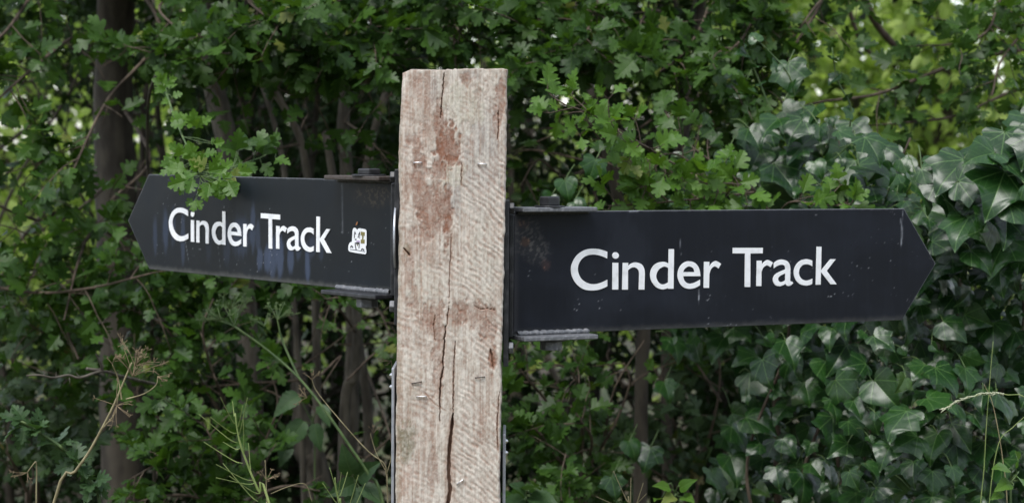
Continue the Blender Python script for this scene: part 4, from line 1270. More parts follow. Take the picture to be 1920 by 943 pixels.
def fill_ellipsoid(Lv, c, rad, count, size, clump=0.05, per=5, cam=0.4, upw=0.8, rand=0.6, shell=0.0):
    """leaf clumps spread through a crown's volume"""
    m = count // per
    u = RNG.normal(0, 1, (m, 3))
    u /= np.linalg.norm(u, axis=1)[:, None]
    rr = RNG.random(m) ** (1 / 3.0)
    rr = shell + (1 - shell) * rr
    C = c + u * rr[:, None] * rad
    p = np.repeat(C, per, 0) + RNG.normal(0, clump, (m * per, 3))
    a = RNG.normal(0, 1, p.shape) + np.array([0, 0, -0.3])
    tc = CAM - p
    tc /= np.linalg.norm(tc, axis=1)[:, None]
    n = upw * UPV + cam * tc + RNG.normal(0, rand, p.shape)
    k = p[:, 2] > 0.05
    sz = size * (0.6 + 0.7 * RNG.random(len(p)))
    Lv.extend(p[k], a[k], n[k], sz[k])


def px_ell(cx, cy, Y, rx, ry, ryd):
    c = P(cx, cy, Y)
    s = Y / FPX
    return c, np.array([rx * s, ryd, ry * s])


def clear_of_signs(p):
    """nothing grows through the post or the sign plates"""
    k = np.ones(len(p), bool)
    for (root_, plate_, base, d, n, up), ln in ((sr, 0.84), (sl, 0.88)):
        q = p - base
        s = q @ d
        o = q @ n
        k &= ~((s > -0.05) & (s < ln) & (o > -0.05) & (q[:, 2] > -0.36) & (q[:, 2] < 0.06))
    k &= ~((p[:, 1] < 3.25) & (np.abs(p[:, 0] + 0.09) < 0.2))
    return k


GAPS = [(378, 452, 135, 315, 0.15, 5.4), (455, 745, 150, 332, 0.14, 6.2), (560, 742, 565, 920, 0.20, 6.2), (950, 1260, 628, 780, 0.32, 6.2), (165, 268, 90, 480, 0.35, 5.4), (948, 1010, 185, 330, 0.5, 5.4),
        (1000, 1330, 150, 330, 0.28, 6.2), (700, 960, 60, 140, 0.4, 5.4), (20, 330, 560, 680, 0.5, 5.4), (1470, 1920, 0, 320, 0.62, 7.5), (0, 110, 60, 200, 0.5, 7.5), (0, 110, 300, 490, 0.5, 7.5), (255, 335, 150, 320, 0.3, 7.5), (380, 560, 640, 800, 0.5, 5.4)]


def thinned(p):
    """the hedge's natural windows, where trunks and shade show"""
    k = clear_of_signs(p)
    px, py, dz = project(p)
    u = RNG.random(len(p))
    for x0, x1, y0, y1, f, far in GAPS:
        k &= ~((px > x0) & (px < x1) & (py > y0) & (py < y1) & (dz > 4.0) & (dz < far) & (u > f))
    return k


def finish_shrub(root, T, Lv, pick, trunk=None, tmat=None, bmat=None, keep='thin'):
    keep = thinned if keep == 'thin' else keep
    if trunk is not None and trunk.V:
        sp = trunk.split()
        for q in sp:
            nm = 'trunk' if len(sp) == 1 else 'stem'
            link(nm, q.mesh(nm, tmat or M_BARK), root)
    for q in T.boughs:
        link('branch', q.mesh('branch', bmat or M_TWIG), root)
    me = T.mesh('twigs', bmat or M_TWIG)
    if me:
        link('twigs', me, root, kind='stuff')
    for l_ in (Lv if isinstance(Lv, list) else [Lv]):
        l_.finish(root, pick, keep=keep)


# ------------------------------------------------------------------ far trees in the light beyond the hedge
def far_tree(px, py, Y, rx, ry, count, label, size=0.058, trunk_r=0.09, mat=None):
    c, rad = px_ell(px, py, Y, rx, ry, 0.0)
    rad[1] = max(0.6, rad[0] * 0.6)
    root = thing('far_tree', label, 'tree', (c[0], c[1], 0), 'pale green trees in the light beyond the hedge')
    tr = Tubes()
    pts = stem_to_ground(tr, c + np.array([0, 0, rad[2] * 0.5]), trunk_r, trunk_r * 0.35, (0.2, 0))
    for k in range(9):
        q = pts[int(len(pts) * (0.35 + 0.6 * k / 9))]
        e = c + RNG.normal(0, 0.45, 3) * rad
        tr.add(spline([q, (q + e) / 2 + rv(0.1), e], 8), trunk_r * 0.35, 0.008, 6)
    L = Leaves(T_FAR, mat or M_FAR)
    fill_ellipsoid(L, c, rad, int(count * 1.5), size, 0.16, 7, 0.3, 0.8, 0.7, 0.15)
    link('trunk', tr.mesh('trunk', M_BARK), root)
    L.finish(root, 0)


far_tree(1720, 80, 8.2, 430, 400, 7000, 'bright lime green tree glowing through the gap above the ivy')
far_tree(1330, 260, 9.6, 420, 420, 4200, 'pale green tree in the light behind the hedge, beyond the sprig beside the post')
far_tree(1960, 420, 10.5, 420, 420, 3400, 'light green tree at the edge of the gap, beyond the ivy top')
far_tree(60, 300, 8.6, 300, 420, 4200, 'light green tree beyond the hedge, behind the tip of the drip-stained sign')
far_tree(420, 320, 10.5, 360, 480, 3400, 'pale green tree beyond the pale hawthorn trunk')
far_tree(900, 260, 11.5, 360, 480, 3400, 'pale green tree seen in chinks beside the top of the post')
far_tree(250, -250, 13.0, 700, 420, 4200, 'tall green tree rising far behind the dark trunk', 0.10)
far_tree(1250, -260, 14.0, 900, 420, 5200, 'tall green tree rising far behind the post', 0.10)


# ------------------------------------------------------------------ unseen trees added behind the camera to cut frontal light into the hedge
for k, x in enumerate((-6.5, -3.6, -0.6, 2.4, 5.4, 8.2)):
    root = thing('unseen_shade_tree', 'unseen leafy tree added across the lane to shade the hedge', 'tree', (x, -5.2, 0), 'added shade trees across the lane')
    tr, L = Tubes(), Leaves(T_FAR, M_HAW)
    c = np.array([x, -5.2 + RNG.normal(0, 0.3), 3.2])
    stem_to_ground(tr, c + [0, 0, 0.8], 0.09, 0.03, (0.1, 0))
    fill_ellipsoid(L, c, np.array([1.9, 1.2, 3.2]), 5200, 0.14, 0.2, 6, 0.2, 0.8, 0.7)
    link('trunk', tr.mesh('trunk', M_BARK), root)
    L.finish(root, 0)


# ------------------------------------------------------------------ deep hedge behind everything
def deep_bush(px, py, Y, rx, ry, ryd, count, label, stems=4, size=0.042, mat=None):
    c, rad = px_ell(px, py, Y, rx, ry, ryd)
    root = thing('hedge_bush', label, 'bush', (c[0], c[1], 0), 'shaded hawthorn bushes deep in the hedge')
    tr = Tubes()
    for k in range(stems):
        top = c + np.array([RNG.uniform(-0.7, 0.7), RNG.uniform(-0.4, 0.4), 0.4 + 0.4 * RNG.random()]) * rad
        pts = stem_to_ground(tr, top, 0.022, 0.007, (RNG.normal(0, 0.15), 0), 0.06)
        for j in range(6):
            q = pts[RNG.integers(6, len(pts) - 1)]
            e = c + RNG.uniform(-0.8, 0.8, 3) * rad
            tr.add(spline([q, (q + e) / 2 + rv(0.06), e], 10), 0.008, 0.002, 5)
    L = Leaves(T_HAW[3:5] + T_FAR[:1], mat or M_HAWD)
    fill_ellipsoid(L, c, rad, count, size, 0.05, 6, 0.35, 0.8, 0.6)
    link('stems', tr.mesh('stems', M_BARK), root, kind='stuff')
    L.finish(root, 0, keep=thinned)


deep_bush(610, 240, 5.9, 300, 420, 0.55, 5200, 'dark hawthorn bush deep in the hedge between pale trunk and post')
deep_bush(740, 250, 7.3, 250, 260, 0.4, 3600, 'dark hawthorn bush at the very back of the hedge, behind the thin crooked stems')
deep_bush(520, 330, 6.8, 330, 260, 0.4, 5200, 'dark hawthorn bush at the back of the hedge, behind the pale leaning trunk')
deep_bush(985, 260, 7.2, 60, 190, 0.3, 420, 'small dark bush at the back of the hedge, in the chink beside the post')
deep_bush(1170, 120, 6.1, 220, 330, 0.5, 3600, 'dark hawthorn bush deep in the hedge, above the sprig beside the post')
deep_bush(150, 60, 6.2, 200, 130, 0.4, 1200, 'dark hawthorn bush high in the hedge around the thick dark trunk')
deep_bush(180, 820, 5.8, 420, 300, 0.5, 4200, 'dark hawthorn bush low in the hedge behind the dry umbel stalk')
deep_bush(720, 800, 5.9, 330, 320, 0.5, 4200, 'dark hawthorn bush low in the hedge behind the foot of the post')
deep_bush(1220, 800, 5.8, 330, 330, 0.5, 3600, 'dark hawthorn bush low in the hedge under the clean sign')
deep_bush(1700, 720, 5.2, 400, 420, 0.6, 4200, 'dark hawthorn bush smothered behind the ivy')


# ------------------------------------------------------------------ hawthorn trees of the hedge
def shade_crown(L, px, Y, rx, count, top=-560, bot=-60):
    """upper crown, over the picture's edge: it roofs the hedge in"""
    c, rad = px_ell(px, (top + bot) / 2, Y, rx, (bot - top) / 2, 0.75)
    fill_ellipsoid(L, c, rad, count, 0.06, 0.08, 6, 0.2, 0.9, 0.5)


HG = 'hawthorn trees of the hedge'
# --- A: thick dark trunk
root = thing('hawthorn_tree', 'hawthorn tree with the thickest, darkest trunk, its leafy boughs around the drip-stained sign tip', 'tree', P(225, 943, 5.3) * [1, 1, 0], HG)
tr, T, L = Tubes(), Tubes(), Leaves(T_HAW, M_HAW)
LA = Leaves(T_FAR, M_HAWD)
tp = px_path([(235, 1500, 5.3), (232, 943, 5.3), (222, 500, 5.3), (212, 200, 5.3), (225, -100, 5.2), (260, -420, 5.1)], 30)
tp[0, 2] = -0.05
tr.add(tp, 0.062, 0.045, 12, knob=0.04)
for path, r, n_ in [([(230, -60, 5.2), (300, 60, 4.6), (200, 190, 4.35), (130, 335, 4.25)], 0.006, 16), ([(215, 60, 5.25), (140, 70, 4.7), (60, 130, 4.4), (-30, 210, 4.3)], 0.006, 16),
                    ([(225, -40, 5.2), (90, -30, 4.6), (10, 60, 4.4), (-60, 120, 4.4)], 0.006, 12), ([(220, 330, 5.3), (120, 410, 4.6), (30, 400, 4.4), (-60, 350, 4.35)], 0.005, 12),
                    ([(225, 520, 5.3), (-60, 520, 4.5), (60, 548, 4.3), (170, 540, 4.25), (285, 512, 4.22)], 0.005, 20), ([(225, 450, 5.3), (180, 430, 4.7), (150, 480, 4.35), (120, 600, 4.25)], 0.005, 12),
                    ([(230, 200, 5.3), (280, 300, 4.8), (200, 390, 4.5), (235, 470, 4.35)], 0.005, 12), ([(225, -120, 5.2), (330, 10, 4.7), (380, 90, 4.5), (300, 150, 4.4)], 0.005, 14),
                    ([(225, 560, 5.3), (180, 620, 4.7), (120, 640, 4.5), (40, 600, 4.4)], 0.004, 10), ([(235, 580, 5.3), (300, 600, 4.6), (380, 590, 4.4), (450, 600, 4.35)], 0.004, 12)]:
    leafy_branch(T, L, px_path(path), r, 0.002, n_, (0.08, 0.22), start=0.3, size=0.043)
shade_crown(LA, 150, 5.1, 520, 2600)
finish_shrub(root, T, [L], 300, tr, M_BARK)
LA.finish(root, 0, 'added_shade_crown')

# --- B: pale leaning trunk
root = thing('hawthorn_tree', 'hawthorn tree with the pale leaning trunk just above the drip-stained sign', 'tree', P(480, 943, 4.95) * [1, 1, 0], HG)
tr, T, L, LA = Tubes(), Tubes(), Leaves(T_HAW, M_HAW), Leaves(T_FAR, M_HAWD)
tp = px_path([(500, 1600, 4.95), (480, 943, 4.95), (455, 520, 4.95), (428, 280, 4.95), (400, 150, 4.95), (385, -60, 4.95), (420, -400, 4.95)], 36)
tp[0, 2] = -0.05
tr.add(tp, 0.032, 0.024, 11, knob=0.04)
for path, r, n_ in [([(390, 60, 4.95), (420, -30, 4.6), (500, 30, 4.3), (580, 30, 4.25), (640, 0, 4.2)], 0.004, 16), ([(385, -60, 4.95), (430, 20, 4.5), (440, 100, 4.35), (400, 160, 4.3)], 0.004, 14),
                    ([(385, -100, 4.95), (560, -50, 4.5), (600, 60, 4.3), (630, 115, 4.22)], 0.004, 16), ([(400, 100, 4.95), (470, 110, 4.6), (530, 170, 4.4), (600, 190, 4.35)], 0.004, 10),
                    ([(385, -140, 4.95), (640, -40, 4.4), (700, 60, 4.25), (720, 130, 4.25)], 0.004, 16), ([(385, -40, 4.95), (300, 10, 4.5), (330, 60, 4.35), (280, 100, 4.3)], 0.004, 12),
                    ([(390, -60, 4.95), (480, 10, 4.6), (520, 60, 4.4), (500, 130, 4.35)], 0.004, 10)]:
    leafy_branch(T, L, px_path(path), r, 0.0016, n_, (0.08, 0.22), start=0.35, size=0.045)
shade_crown(LA, 560, 5.1, 480, 2800)
finish_shrub(root, T, [L], 300, tr, M_BARKP)
LA.finish(root, 0, 'added_shade_crown')

# --- C: thin crooked stems
root = thing('hawthorn_tree', 'many-stemmed hawthorn with thin crooked grey stems between pale trunk and post', 'tree', P(620, 943, 4.75) * [1, 1, 0], HG)
tr, T, L, LA = Tubes(), Tubes(), Leaves(T_HAW, M_HAW), Leaves(T_FAR, M_HAWD)
for path, r in [([(600, 1500, 4.7), (596, 943, 4.7), (590, 500, 4.7), (570, 290, 4.7), (540, 215, 4.7), (510, 160, 4.68), (492, 80, 4.66), (500, -60, 4.7)], 0.009),
                ([(590, 1500, 4.85), (565, 800, 4.85), (540, 420, 4.85), (530, 300, 4.85), (505, 200, 4.85), (470, 90, 4.85), (460, -40, 4.8)], 0.007),
                ([(640, 1500, 4.9), (655, 860, 4.9), (662, 600, 4.9), (650, 330, 4.9), (645, 200, 4.9), (680, 0, 4.85)], 0.018),
                ([(690, 1500, 4.8), (692, 830, 4.8), (672, 640, 4.8), (668, 500, 4.8), (700, 250, 4.8), (770, 60, 4.8), (800, -60, 4.8)], 0.011),
                ([(640, 1500, 4.6), (645, 800, 4.6), (665, 700, 4.6), (668, 560, 4.62), (640, 420, 4.65), (610, 250, 4.7)], 0.012),
                ([(590, 1600, 5.0), (600, 943, 5.0), (570, 840, 5.0), (560, 700, 5.0)], 0.030)]:
    pp = px_path(path, 30)
    pp[0, 2] = -0.05
    tr.add(pp, r * 1.25, r * 0.7, 9, knob=0.05)
for path, n_ in [([(560, 270, 4.7), (480, 290, 4.45), (440, 320, 4.4)], 0), ([(650, 230, 4.9), (690, 260, 4.5), (735, 310, 4.4)], 7), ([(690, 260, 4.8), (700, 320, 4.5), (690, 400, 4.4)], 8),
                 ([(790, 0, 4.8), (760, 30, 4.4), (720, 90, 4.25), (735, 180, 4.2)], 14), ([(800, -60, 4.8), (830, 0, 4.4), (870, 70, 4.25), (930, 100, 4.2)], 16),
                 ([(680, 0, 4.85), (660, 80, 4.5), (680, 170, 4.35)], 10), ([(665, 620, 4.6), (630, 570, 4.3), (610, 560, 4.2)], 8), ([(665, 560, 4.62), (600, 590, 4.4), (640, 620, 4.25)], 9),
                 ([(690, 560, 4.8), (715, 590, 4.4), (735, 640, 4.3)], 7), ([(690, 700, 4.8), (720, 780, 4.4), (735, 830, 4.3)], 6)]:
    leafy_branch(T, L, px_path(path), 0.0035, 0.0014, n_, (0.06, 0.18), start=0.25, size=0.041)
shade_crown(LA, 880, 5.0, 420, 2400)
finish_shrub(root, T, [L], 300, tr, M_BARKP)
LA.finish(root, 0, 'added_shade_crown')

# --- D: tree whose trunk shows under the clean sign
root = thing('hawthorn_tree', 'hawthorn tree with a slim upright trunk showing under the clean sign', 'tree', P(1200, 943, 4.6) * [1, 1, 0], HG)
tr, T, L, LA = Tubes(), Tubes(), Leaves(T_HAW, M_HAW), Leaves(T_FAR, M_HAWD)
for path, r in [([(1195, 1500, 4.6), (1200, 943, 4.6), (1203, 700, 4.6), (1205, 560, 4.6), (1165, 400, 4.6), (1140, 290, 4.62), (1090, 120, 4.7), (1060, -100, 4.75)], 0.0165),
                ([(1260, 1500, 5.0), (1250, 700, 5.0), (1260, 400, 5.0), (1300, 150, 5.0), (1330, -150, 5.0)], 0.014)]:
    pp = px_path(path, 34)
    pp[0, 2] = -0.05
    tr.add(pp, r * 1.1, r * 0.75, 10, knob=0.05)
for path, n_ in [([(1090, 120, 4.7), (1040, 0, 4.4), (1000, 60, 4.25), (975, 130, 4.2)], 16), ([(1070, -60, 4.75), (1120, -20, 4.4), (1100, 60, 4.25), (1040, 150, 4.2)], 18),
                 ([(1300, 60, 5.0), (1220, 20, 4.5), (1180, 100, 4.3), (1130, 160, 4.25)], 18), ([(1320, -100, 5.0), (1330, 0, 4.5), (1290, 90, 4.3), (1230, 140, 4.22)], 18),
                 ([(1330, -140, 5.0), (1420, -20, 4.5), (1400, 60, 4.3), (1340, 120, 4.25)], 18), ([(1290, 200, 5.0), (1340, 160, 4.6), (1400, 170, 4.4), (1440, 140, 4.35)], 14),
                 ([(1060, -100, 4.75), (980, -30, 4.4), (900, 20, 4.2), (850, 70, 4.2)], 16), ([(1300, 150, 5.0), (1320, 200, 4.6), (1380, 240, 4.5), (1440, 260, 4.45)], 8),
                 ([(1140, 300, 4.62), (1060, 330, 4.5), (1010, 300, 4.45), (975, 350, 4.4)], 8), ([(1265, 320, 5.0), (1200, 270, 4.7), (1150, 250, 4.6)], 8)]:
    leafy_branch(T, L, px_path(path), 0.004, 0.0015, n_, (0.08, 0.22), start=0.25, size=0.043)
# bare dark twigs inside
for k in range(16):
    a = P(RNG.uniform(1000, 1450), RNG.uniform(150, 380), RNG.uniform(4.5, 5.0))
    e = a + np.array([RNG.uniform(-0.25, 0.25), RNG.uniform(-0.1, 0.2), RNG.uniform(-0.12, 0.12)])
    T.add(spline([a, (a + e) / 2 + rv(0.025), e], 9), 0.0032, 0.0012, 5)
shade_crown(LA, 1270, 5.1, 440, 2600)
finish_shrub(root, T, [L], 300, tr, M_BARK)
LA.finish(root, 0, 'added_shade_crown')

# --- E: tree reaching in over the ivy, dark against the bright gap
root = thing('hawthorn_tree', 'hawthorn tree whose thin dark boughs cross the bright gap above the ivy', 'tree', P(2150, 943, 4.7) * [1, 1, 0], HG)
tr, T, L, LA = Tubes(), Tubes(), Leaves(T_HAW, M_HAW), Leaves(T_FAR, M_HAWD)
pp = px_path([(2180, 1500, 4.7), (2150, 900, 4.7), (2120, 300, 4.7), (2080, 60, 4.7), (2100, -300, 4.7)], 20)
pp[0, 2] = -0.05
tr.add(pp, 0.05, 0.035, 10, knob=0.05)
for path, r, n_ in [([(2100, 60, 4.7), (1920, 92, 4.5), (1830, 108, 4.45), (1740, 140, 4.42), (1640, 178, 4.4), (1520, 195, 4.4), (1400, 240, 4.45)], 0.0065, 20),
                    ([(2120, 130, 4.7), (1920, 165, 4.6), (1800, 215, 4.55), (1700, 230, 4.5), (1560, 240, 4.5)], 0.0045, 11),
                    ([(2080, -40, 4.7), (1900, -20, 4.5), (1850, 60, 4.4), (1780, 90, 4.35)], 0.004, 14), ([(2100, -200, 4.7), (1700, -120, 4.6), (1560, -20, 4.4), (1480, 80, 4.35)], 0.005, 18),
                    ([(2100, -240, 4.7), (1640, -100, 4.6), (1520, 40, 4.45), (1460, 150, 4.4), (1440, 230, 4.4)], 0.005, 18), ([(2050, 20, 4.7), (1950, 40, 4.4), (1880, 110, 4.35), (1860, 180, 4.3)], 0.004, 9)]:
    leafy_branch(T, L, px_path(path, 26), r, 0.002, n_, (0.06, 0.18), start=0.22, size=0.041)
for path, r in [([(1600, -60, 5.6), (1640, 40, 5.6), (1700, 110, 5.6)], 0.012), ([(1580, -20, 5.9), (1610, 70, 5.9), (1640, 110, 5.9)], 0.008)]:
    T.add(px_path(path), r, r * 0.8, 7, knob=0.05)
shade_crown(LA, 1640, 5.2, 420, 1500)
finish_shrub(root, T, [L], 300, tr, M_BARK)
LA.finish(root, 0, 'added_shade_crown')

# --- F: sprig hanging over the drip-stained sign
root = thing('hawthorn_sapling', 'young hawthorn with a fresh green sprig drooping over the drip-stained sign', 'sapling', P(380, 943, 4.5) * [1, 1, 0])
tr, T = Tubes(), Tubes()
L, L2 = Leaves(T_HAW, M_HAWB), Leaves(T_HAW, M_HAW)
pp = px_path([(300, 1700, 4.5), (285, 600, 4.5), (276, 250, 4.4), (288, 150, 4.1), (305, 150, 3.92)], 26)
pp[0, 2] = -0.04
tr.add(pp, 0.0045, 0.0022, 8, knob=0.05)
main = px_path([(305, 150, 3.92), (322, 205, 3.78), (345, 262, 3.66), (368, 310, 3.57), (376, 335, 3.50), (368, 372, 3.46)], 22)
T.add(main, 0.0022, 0.001, 6)


def sprig_leaf(Lx, px, py, Y, at, size, tip, up=0.45, cam=0.8, rnd=0.25):
    b = P(px, py, Y)
    q = P(*at) if not isinstance(at, np.ndarray) else at
    T.add(spline([q, (q + b) / 2 + rv(0.002), b], 5), 0.0008, 0.0006, 4)
    e = P(px + tip[0], py + tip[1], Y - 0.01 + RNG.uniform(-0.015, 0.01))
    Lx.add(b, nrm(e - b), leaf_normal(b, cam, up, rnd), size)


for (x, y, Y, tx_, ty_, s) in [(306, 158, 3.9, -22, -10, 0.03), (304, 156, 3.9, 10, -22, 0.03), (308, 160, 3.89, 22, -2, 0.028), (305, 162, 3.88, -16, 14, 0.028), (304, 150, 3.9, -10, -20, 0.026), (312, 172, 3.85, -18, -14, 0.026), (318, 190, 3.82, -22, 4, 0.024), (322, 182, 3.82, 20, -12, 0.026), (345, 228, 3.70, -18, -22, 0.034), (368, 238, 3.66, -6, -44, 0.044),
                              (366, 236, 3.66, -26, -26, 0.04), (350, 235, 3.68, -34, -6, 0.036), (368, 242, 3.65, 14, -34, 0.032), (366, 300, 3.58, -14, -40, 0.046), (360, 290, 3.60, -32, -10, 0.04),
                              (380, 290, 3.56, 30, -6, 0.034), (400, 270, 3.56, 26, -4, 0.03), (330, 300, 3.62, -40, 10, 0.036), (340, 285, 3.62, -30, -20, 0.034), (352, 320, 3.54, -40, -8, 0.042),
                              (385, 318, 3.52, -30, -22, 0.044), (372, 325, 3.5, -42, 10, 0.044), (390, 322, 3.5, 40, -6, 0.044), (400, 330, 3.49, 42, -2, 0.044), (410, 318, 3.52, 36, -16, 0.04),
                              (352, 338, 3.44, -46, 14, 0.046), (356, 338, 3.44, -22, 26, 0.040), (362, 336, 3.44, -8, 24, 0.036), (410, 338, 3.43, 4, 40, 0.044), (412, 336, 3.44, 24, 26, 0.044),
                              (392, 345, 3.42, -2, 26, 0.034), (398, 342, 3.43, 14, 34, 0.038), (432, 335, 3.43, -2, 44, 0.046), (428, 340, 3.42, 16, 36, 0.044), (440, 332, 3.46, 30, 10, 0.038),
                              (380, 358, 3.42, 8, 14, 0.026), (366, 374, 3.43, -6, 20, 0.03), (368, 374, 3.43, 8, 16, 0.028), (420, 325, 3.49, 30, 4, 0.042), (440, 322, 3.52, 40, 2, 0.04), (375, 312, 3.55, 6, -26, 0.036),
                              (330, 318, 3.58, -44, 2, 0.036), (345, 312, 3.57, -34, -14, 0.036), (405, 310, 3.54, 12, -26, 0.036)]:
    k = np.argmin([abs(project(m)[1] - (y - 10)) for m in main])
    sprig_leaf(L, x, y, Y, main[min(k, len(main) - 2)], s * 0.80, (tx_, ty_))
    if RNG.random() < 0.55:
        sprig_leaf(L, x + RNG.normal(0, 9), y + RNG.normal(-3, 6), Y + 0.012, main[min(k, len(main) - 2)], s * 0.62, (tx_ + RNG.normal(0, 22), ty_ + RNG.normal(0, 18)))
arm = px_path([(376, 330, 3.52), (420, 318, 3.60), (470, 302, 3.68), (505, 285, 3.74), (520, 240, 3.78)], 16)
T.add(arm, 0.0016, 0.0008, 6)
for (x, y, Y, tx_, ty_, s) in [(443, 284, 3.66, -28, -10, 0.038), (443, 282, 3.66, 4, -34, 0.042), (446, 283, 3.66, 22, -18, 0.038), (478, 288, 3.68, -16, -32, 0.044), (480, 287, 3.68, 8, -40, 0.044), (492, 292, 3.7, 8, -36, 0.038),
                              (496, 290, 3.72, 24, -38, 0.04), (505, 280, 3.74, 14, -26, 0.034), (508, 270, 3.75, 14, -20, 0.028), (516, 298, 3.74, 26, 2, 0.034), (460, 305, 3.66, 20, 10, 0.034), (490, 306, 3.7, 16, 14, 0.032),
                              (455, 302, 3.66, -26, 8, 0.034), (470, 310, 3.66, -6, 22, 0.032)]:
    k = np.argmin([abs(project(m)[0] - x) for m in arm])
    sprig_leaf(L2 if x < 515 else L, x, y, Y, arm[k], s * 1.0, (tx_, ty_))
finish_shrub(root, T, [L, L2], 300, tr, M_BARK, M_GREEN, keep=None)

# --- G: fresh sprig beside the post, above the clean sign
root = thing('hawthorn_sapling', 'young hawthorn with bright fresh sprigs beside the post, above the clean sign', 'sapling', P(1440, 943, 4.15) * [1, 1, 0])
tr, T = Tubes(), Tubes()
L, L2 = Leaves(T_HAW, M_HAWB), Leaves(T_HAW, M_HAW)
pp = px_path([(1470, 1700, 4.15), (1455, 700, 4.1), (1450, 440, 4.05), (1420, 360, 4.0)], 20)
pp[0, 2] = -0.04
tr.add(pp, 0.010, 0.005, 8, knob=0.05)
for path, n_, lx, tl in [([(1420, 360, 4.0), (1330, 335, 3.9), (1250, 300, 3.82), (1180, 255, 3.74), (1110, 215, 3.68), (1055, 195, 3.64)], 16, L, (0.02, 0.045)),
                         ([(1250, 300, 3.82), (1200, 270, 3.76), (1150, 262, 3.72), (1110, 262, 3.70)], 6, L, (0.02, 0.045)),
                         ([(1330, 335, 3.9), (1280, 320, 3.82), (1240, 340, 3.78), (1200, 352, 3.76)], 7, L, (0.03, 0.07)),
                         ([(1420, 360, 4.0), (1340, 370, 3.86), (1260, 378, 3.82), (1180, 384, 3.80), (1140, 386, 3.80)], 13, L, (0.02, 0.05)),
                         ([(1420, 360, 4.0), (1400, 350, 3.86), (1350, 345, 3.82), (1300, 372, 3.82)], 9, L, (0.03, 0.06)),
                         ([(1450, 420, 4.05), (1480, 380, 3.86), (1540, 384, 3.82), (1590, 386, 3.8)], 7, L, (0.02, 0.05)),
                         ([(1330, 335, 3.9), (1270, 290, 3.9), (1220, 300, 3.9), (1170, 330, 3.92)], 6, L2, (0.04, 0.1)),
                         ([(1420, 360, 4.0), (1330, 300, 4.0), (1280, 260, 4.0), (1260, 230, 4.0)], 4, L2, (0.04, 0.1))]:
    leafy_branch(T, lx, px_path(path), 0.0025, 0.0010, n_, tl, start=0.12, size=0.038, per=(1, 3), pet_tube=True, cam=0.8, upw=0.6, rnd=0.35, spread=0.9)
finish_shrub(root, T, [L, L2], 300, tr, M_TWIG, M_TWIG, keep=clear_of_signs)


# --- low hawthorn growth
def low_shrub(label, base, branches, pick, size=0.040, mat=None, extra=None, tl=(0.06, 0.18), tw=0.8):
    root = thing('hawthorn_shrub', label, 'shrub', P(*base) * [1, 1, 0], 'low hawthorn shrubs at the foot of the hedge')
    tr, T, L = Tubes(), Tubes(), Leaves(T_HAW, mat or M_HAW)
    g = P(*base)
    g[2] = -0.03
    for path, n_ in branches:
        pp = px_path(path)
        j = pp[0]
        tr.add(spline([g + np.array([RNG.normal(0, 0.05), RNG.normal(0, 0.03), 0]), (g + j) / 2 + rv(0.03), j], 14), 0.007, 0.004, 7, knob=0.05)
        leafy_branch(T, L, pp, 0.004, 0.0014, int(n_ * tw), tl, start=0.02, size=size)
    for k in range(extra or 0):
        a = g + np.array([RNG.uniform(-0.4, 0.4), RNG.uniform(-0.2, 0.2), RNG.uniform(0.9, 1.3)])
        e = a + np.array([RNG.uniform(-0.3, 0.3), RNG.uniform(-0.1, 0.1), RNG.uniform(-0.1, 0.25)])
        T.add(spline([a, (a + e) / 2 + rv(0.03), e], 9), 0.003, 0.001, 5)
    finish_shrub(root, T, L, pick, tr, M_TWIG)


low_shrub('low leafy hawthorn behind the lime-green seed stalk', (430, 943, 4.5),
          [([(440, 800, 4.4), (400, 700, 4.3), (380, 620, 4.25), (400, 560, 4.25)], 18), ([(420, 900, 4.4), (350, 820, 4.3), (280, 770, 4.25), (210, 700, 4.2)], 18),
           ([(430, 920, 4.4), (360, 880, 4.2), (300, 870, 4.1), (240, 900, 4.1)], 18), ([(430, 940, 4.3), (420, 880, 4.15), (400, 830, 4.1), (380, 790, 4.1)], 16),
           ([(440, 920, 4.4), (480, 860, 4.3), (520, 760, 4.3), (500, 680, 4.3)], 12), ([(430, 960, 4.3), (360, 930, 4.1), (300, 930, 4.05), (260, 940, 4.05)], 14),
           ([(440, 960, 4.3), (480, 930, 4.15), (540, 910, 4.1), (600, 920, 4.1)], 12), ([(430, 800, 4.5), (330, 640, 4.4), (290, 600, 4.4), (260, 590, 4.4)], 14)], 300, extra=14)
low_shrub('low hawthorn at the very edge, below the thick dark trunk', (60, 943, 4.7),
          [([(60, 850, 4.6), (40, 740, 4.5), (20, 660, 4.5), (40, 600, 4.5)], 14), ([(70, 850, 4.6), (110, 740, 4.5), (160, 660, 4.5), (180, 600, 4.5)], 14), ([(60, 900, 4.6), (140, 860, 4.5), (200, 800, 4.45)], 12),
           ([(50, 920, 4.6), (20, 860, 4.4), (-20, 800, 4.4)], 10)], 200, mat=M_UNDER, extra=8)
low_shrub('low leafy hawthorn beside the foot of the post, under the clean sign', (1080, 943, 4.4),
          [([(1080, 860, 4.3), (1030, 760, 4.2), (980, 700, 4.15), (960, 660, 4.1)], 16), ([(1090, 850, 4.3), (1090, 740, 4.2), (1060, 690, 4.15), (1010, 680, 4.1)], 16), ([(1080, 900, 4.3), (1040, 850, 4.15), (1000, 800, 4.1), (965, 780, 4.1)], 14),
           ([(1090, 900, 4.3), (1110, 830, 4.1), (1090, 790, 4.05), (1070, 760, 4.05)], 14), ([(1100, 880, 4.3), (1150, 800, 4.3), (1180, 720, 4.3), (1170, 680, 4.3)], 10), ([(1090, 930, 4.2), (1080, 880, 4.05), (1060, 850, 4.0)], 10)], 300, extra=10)
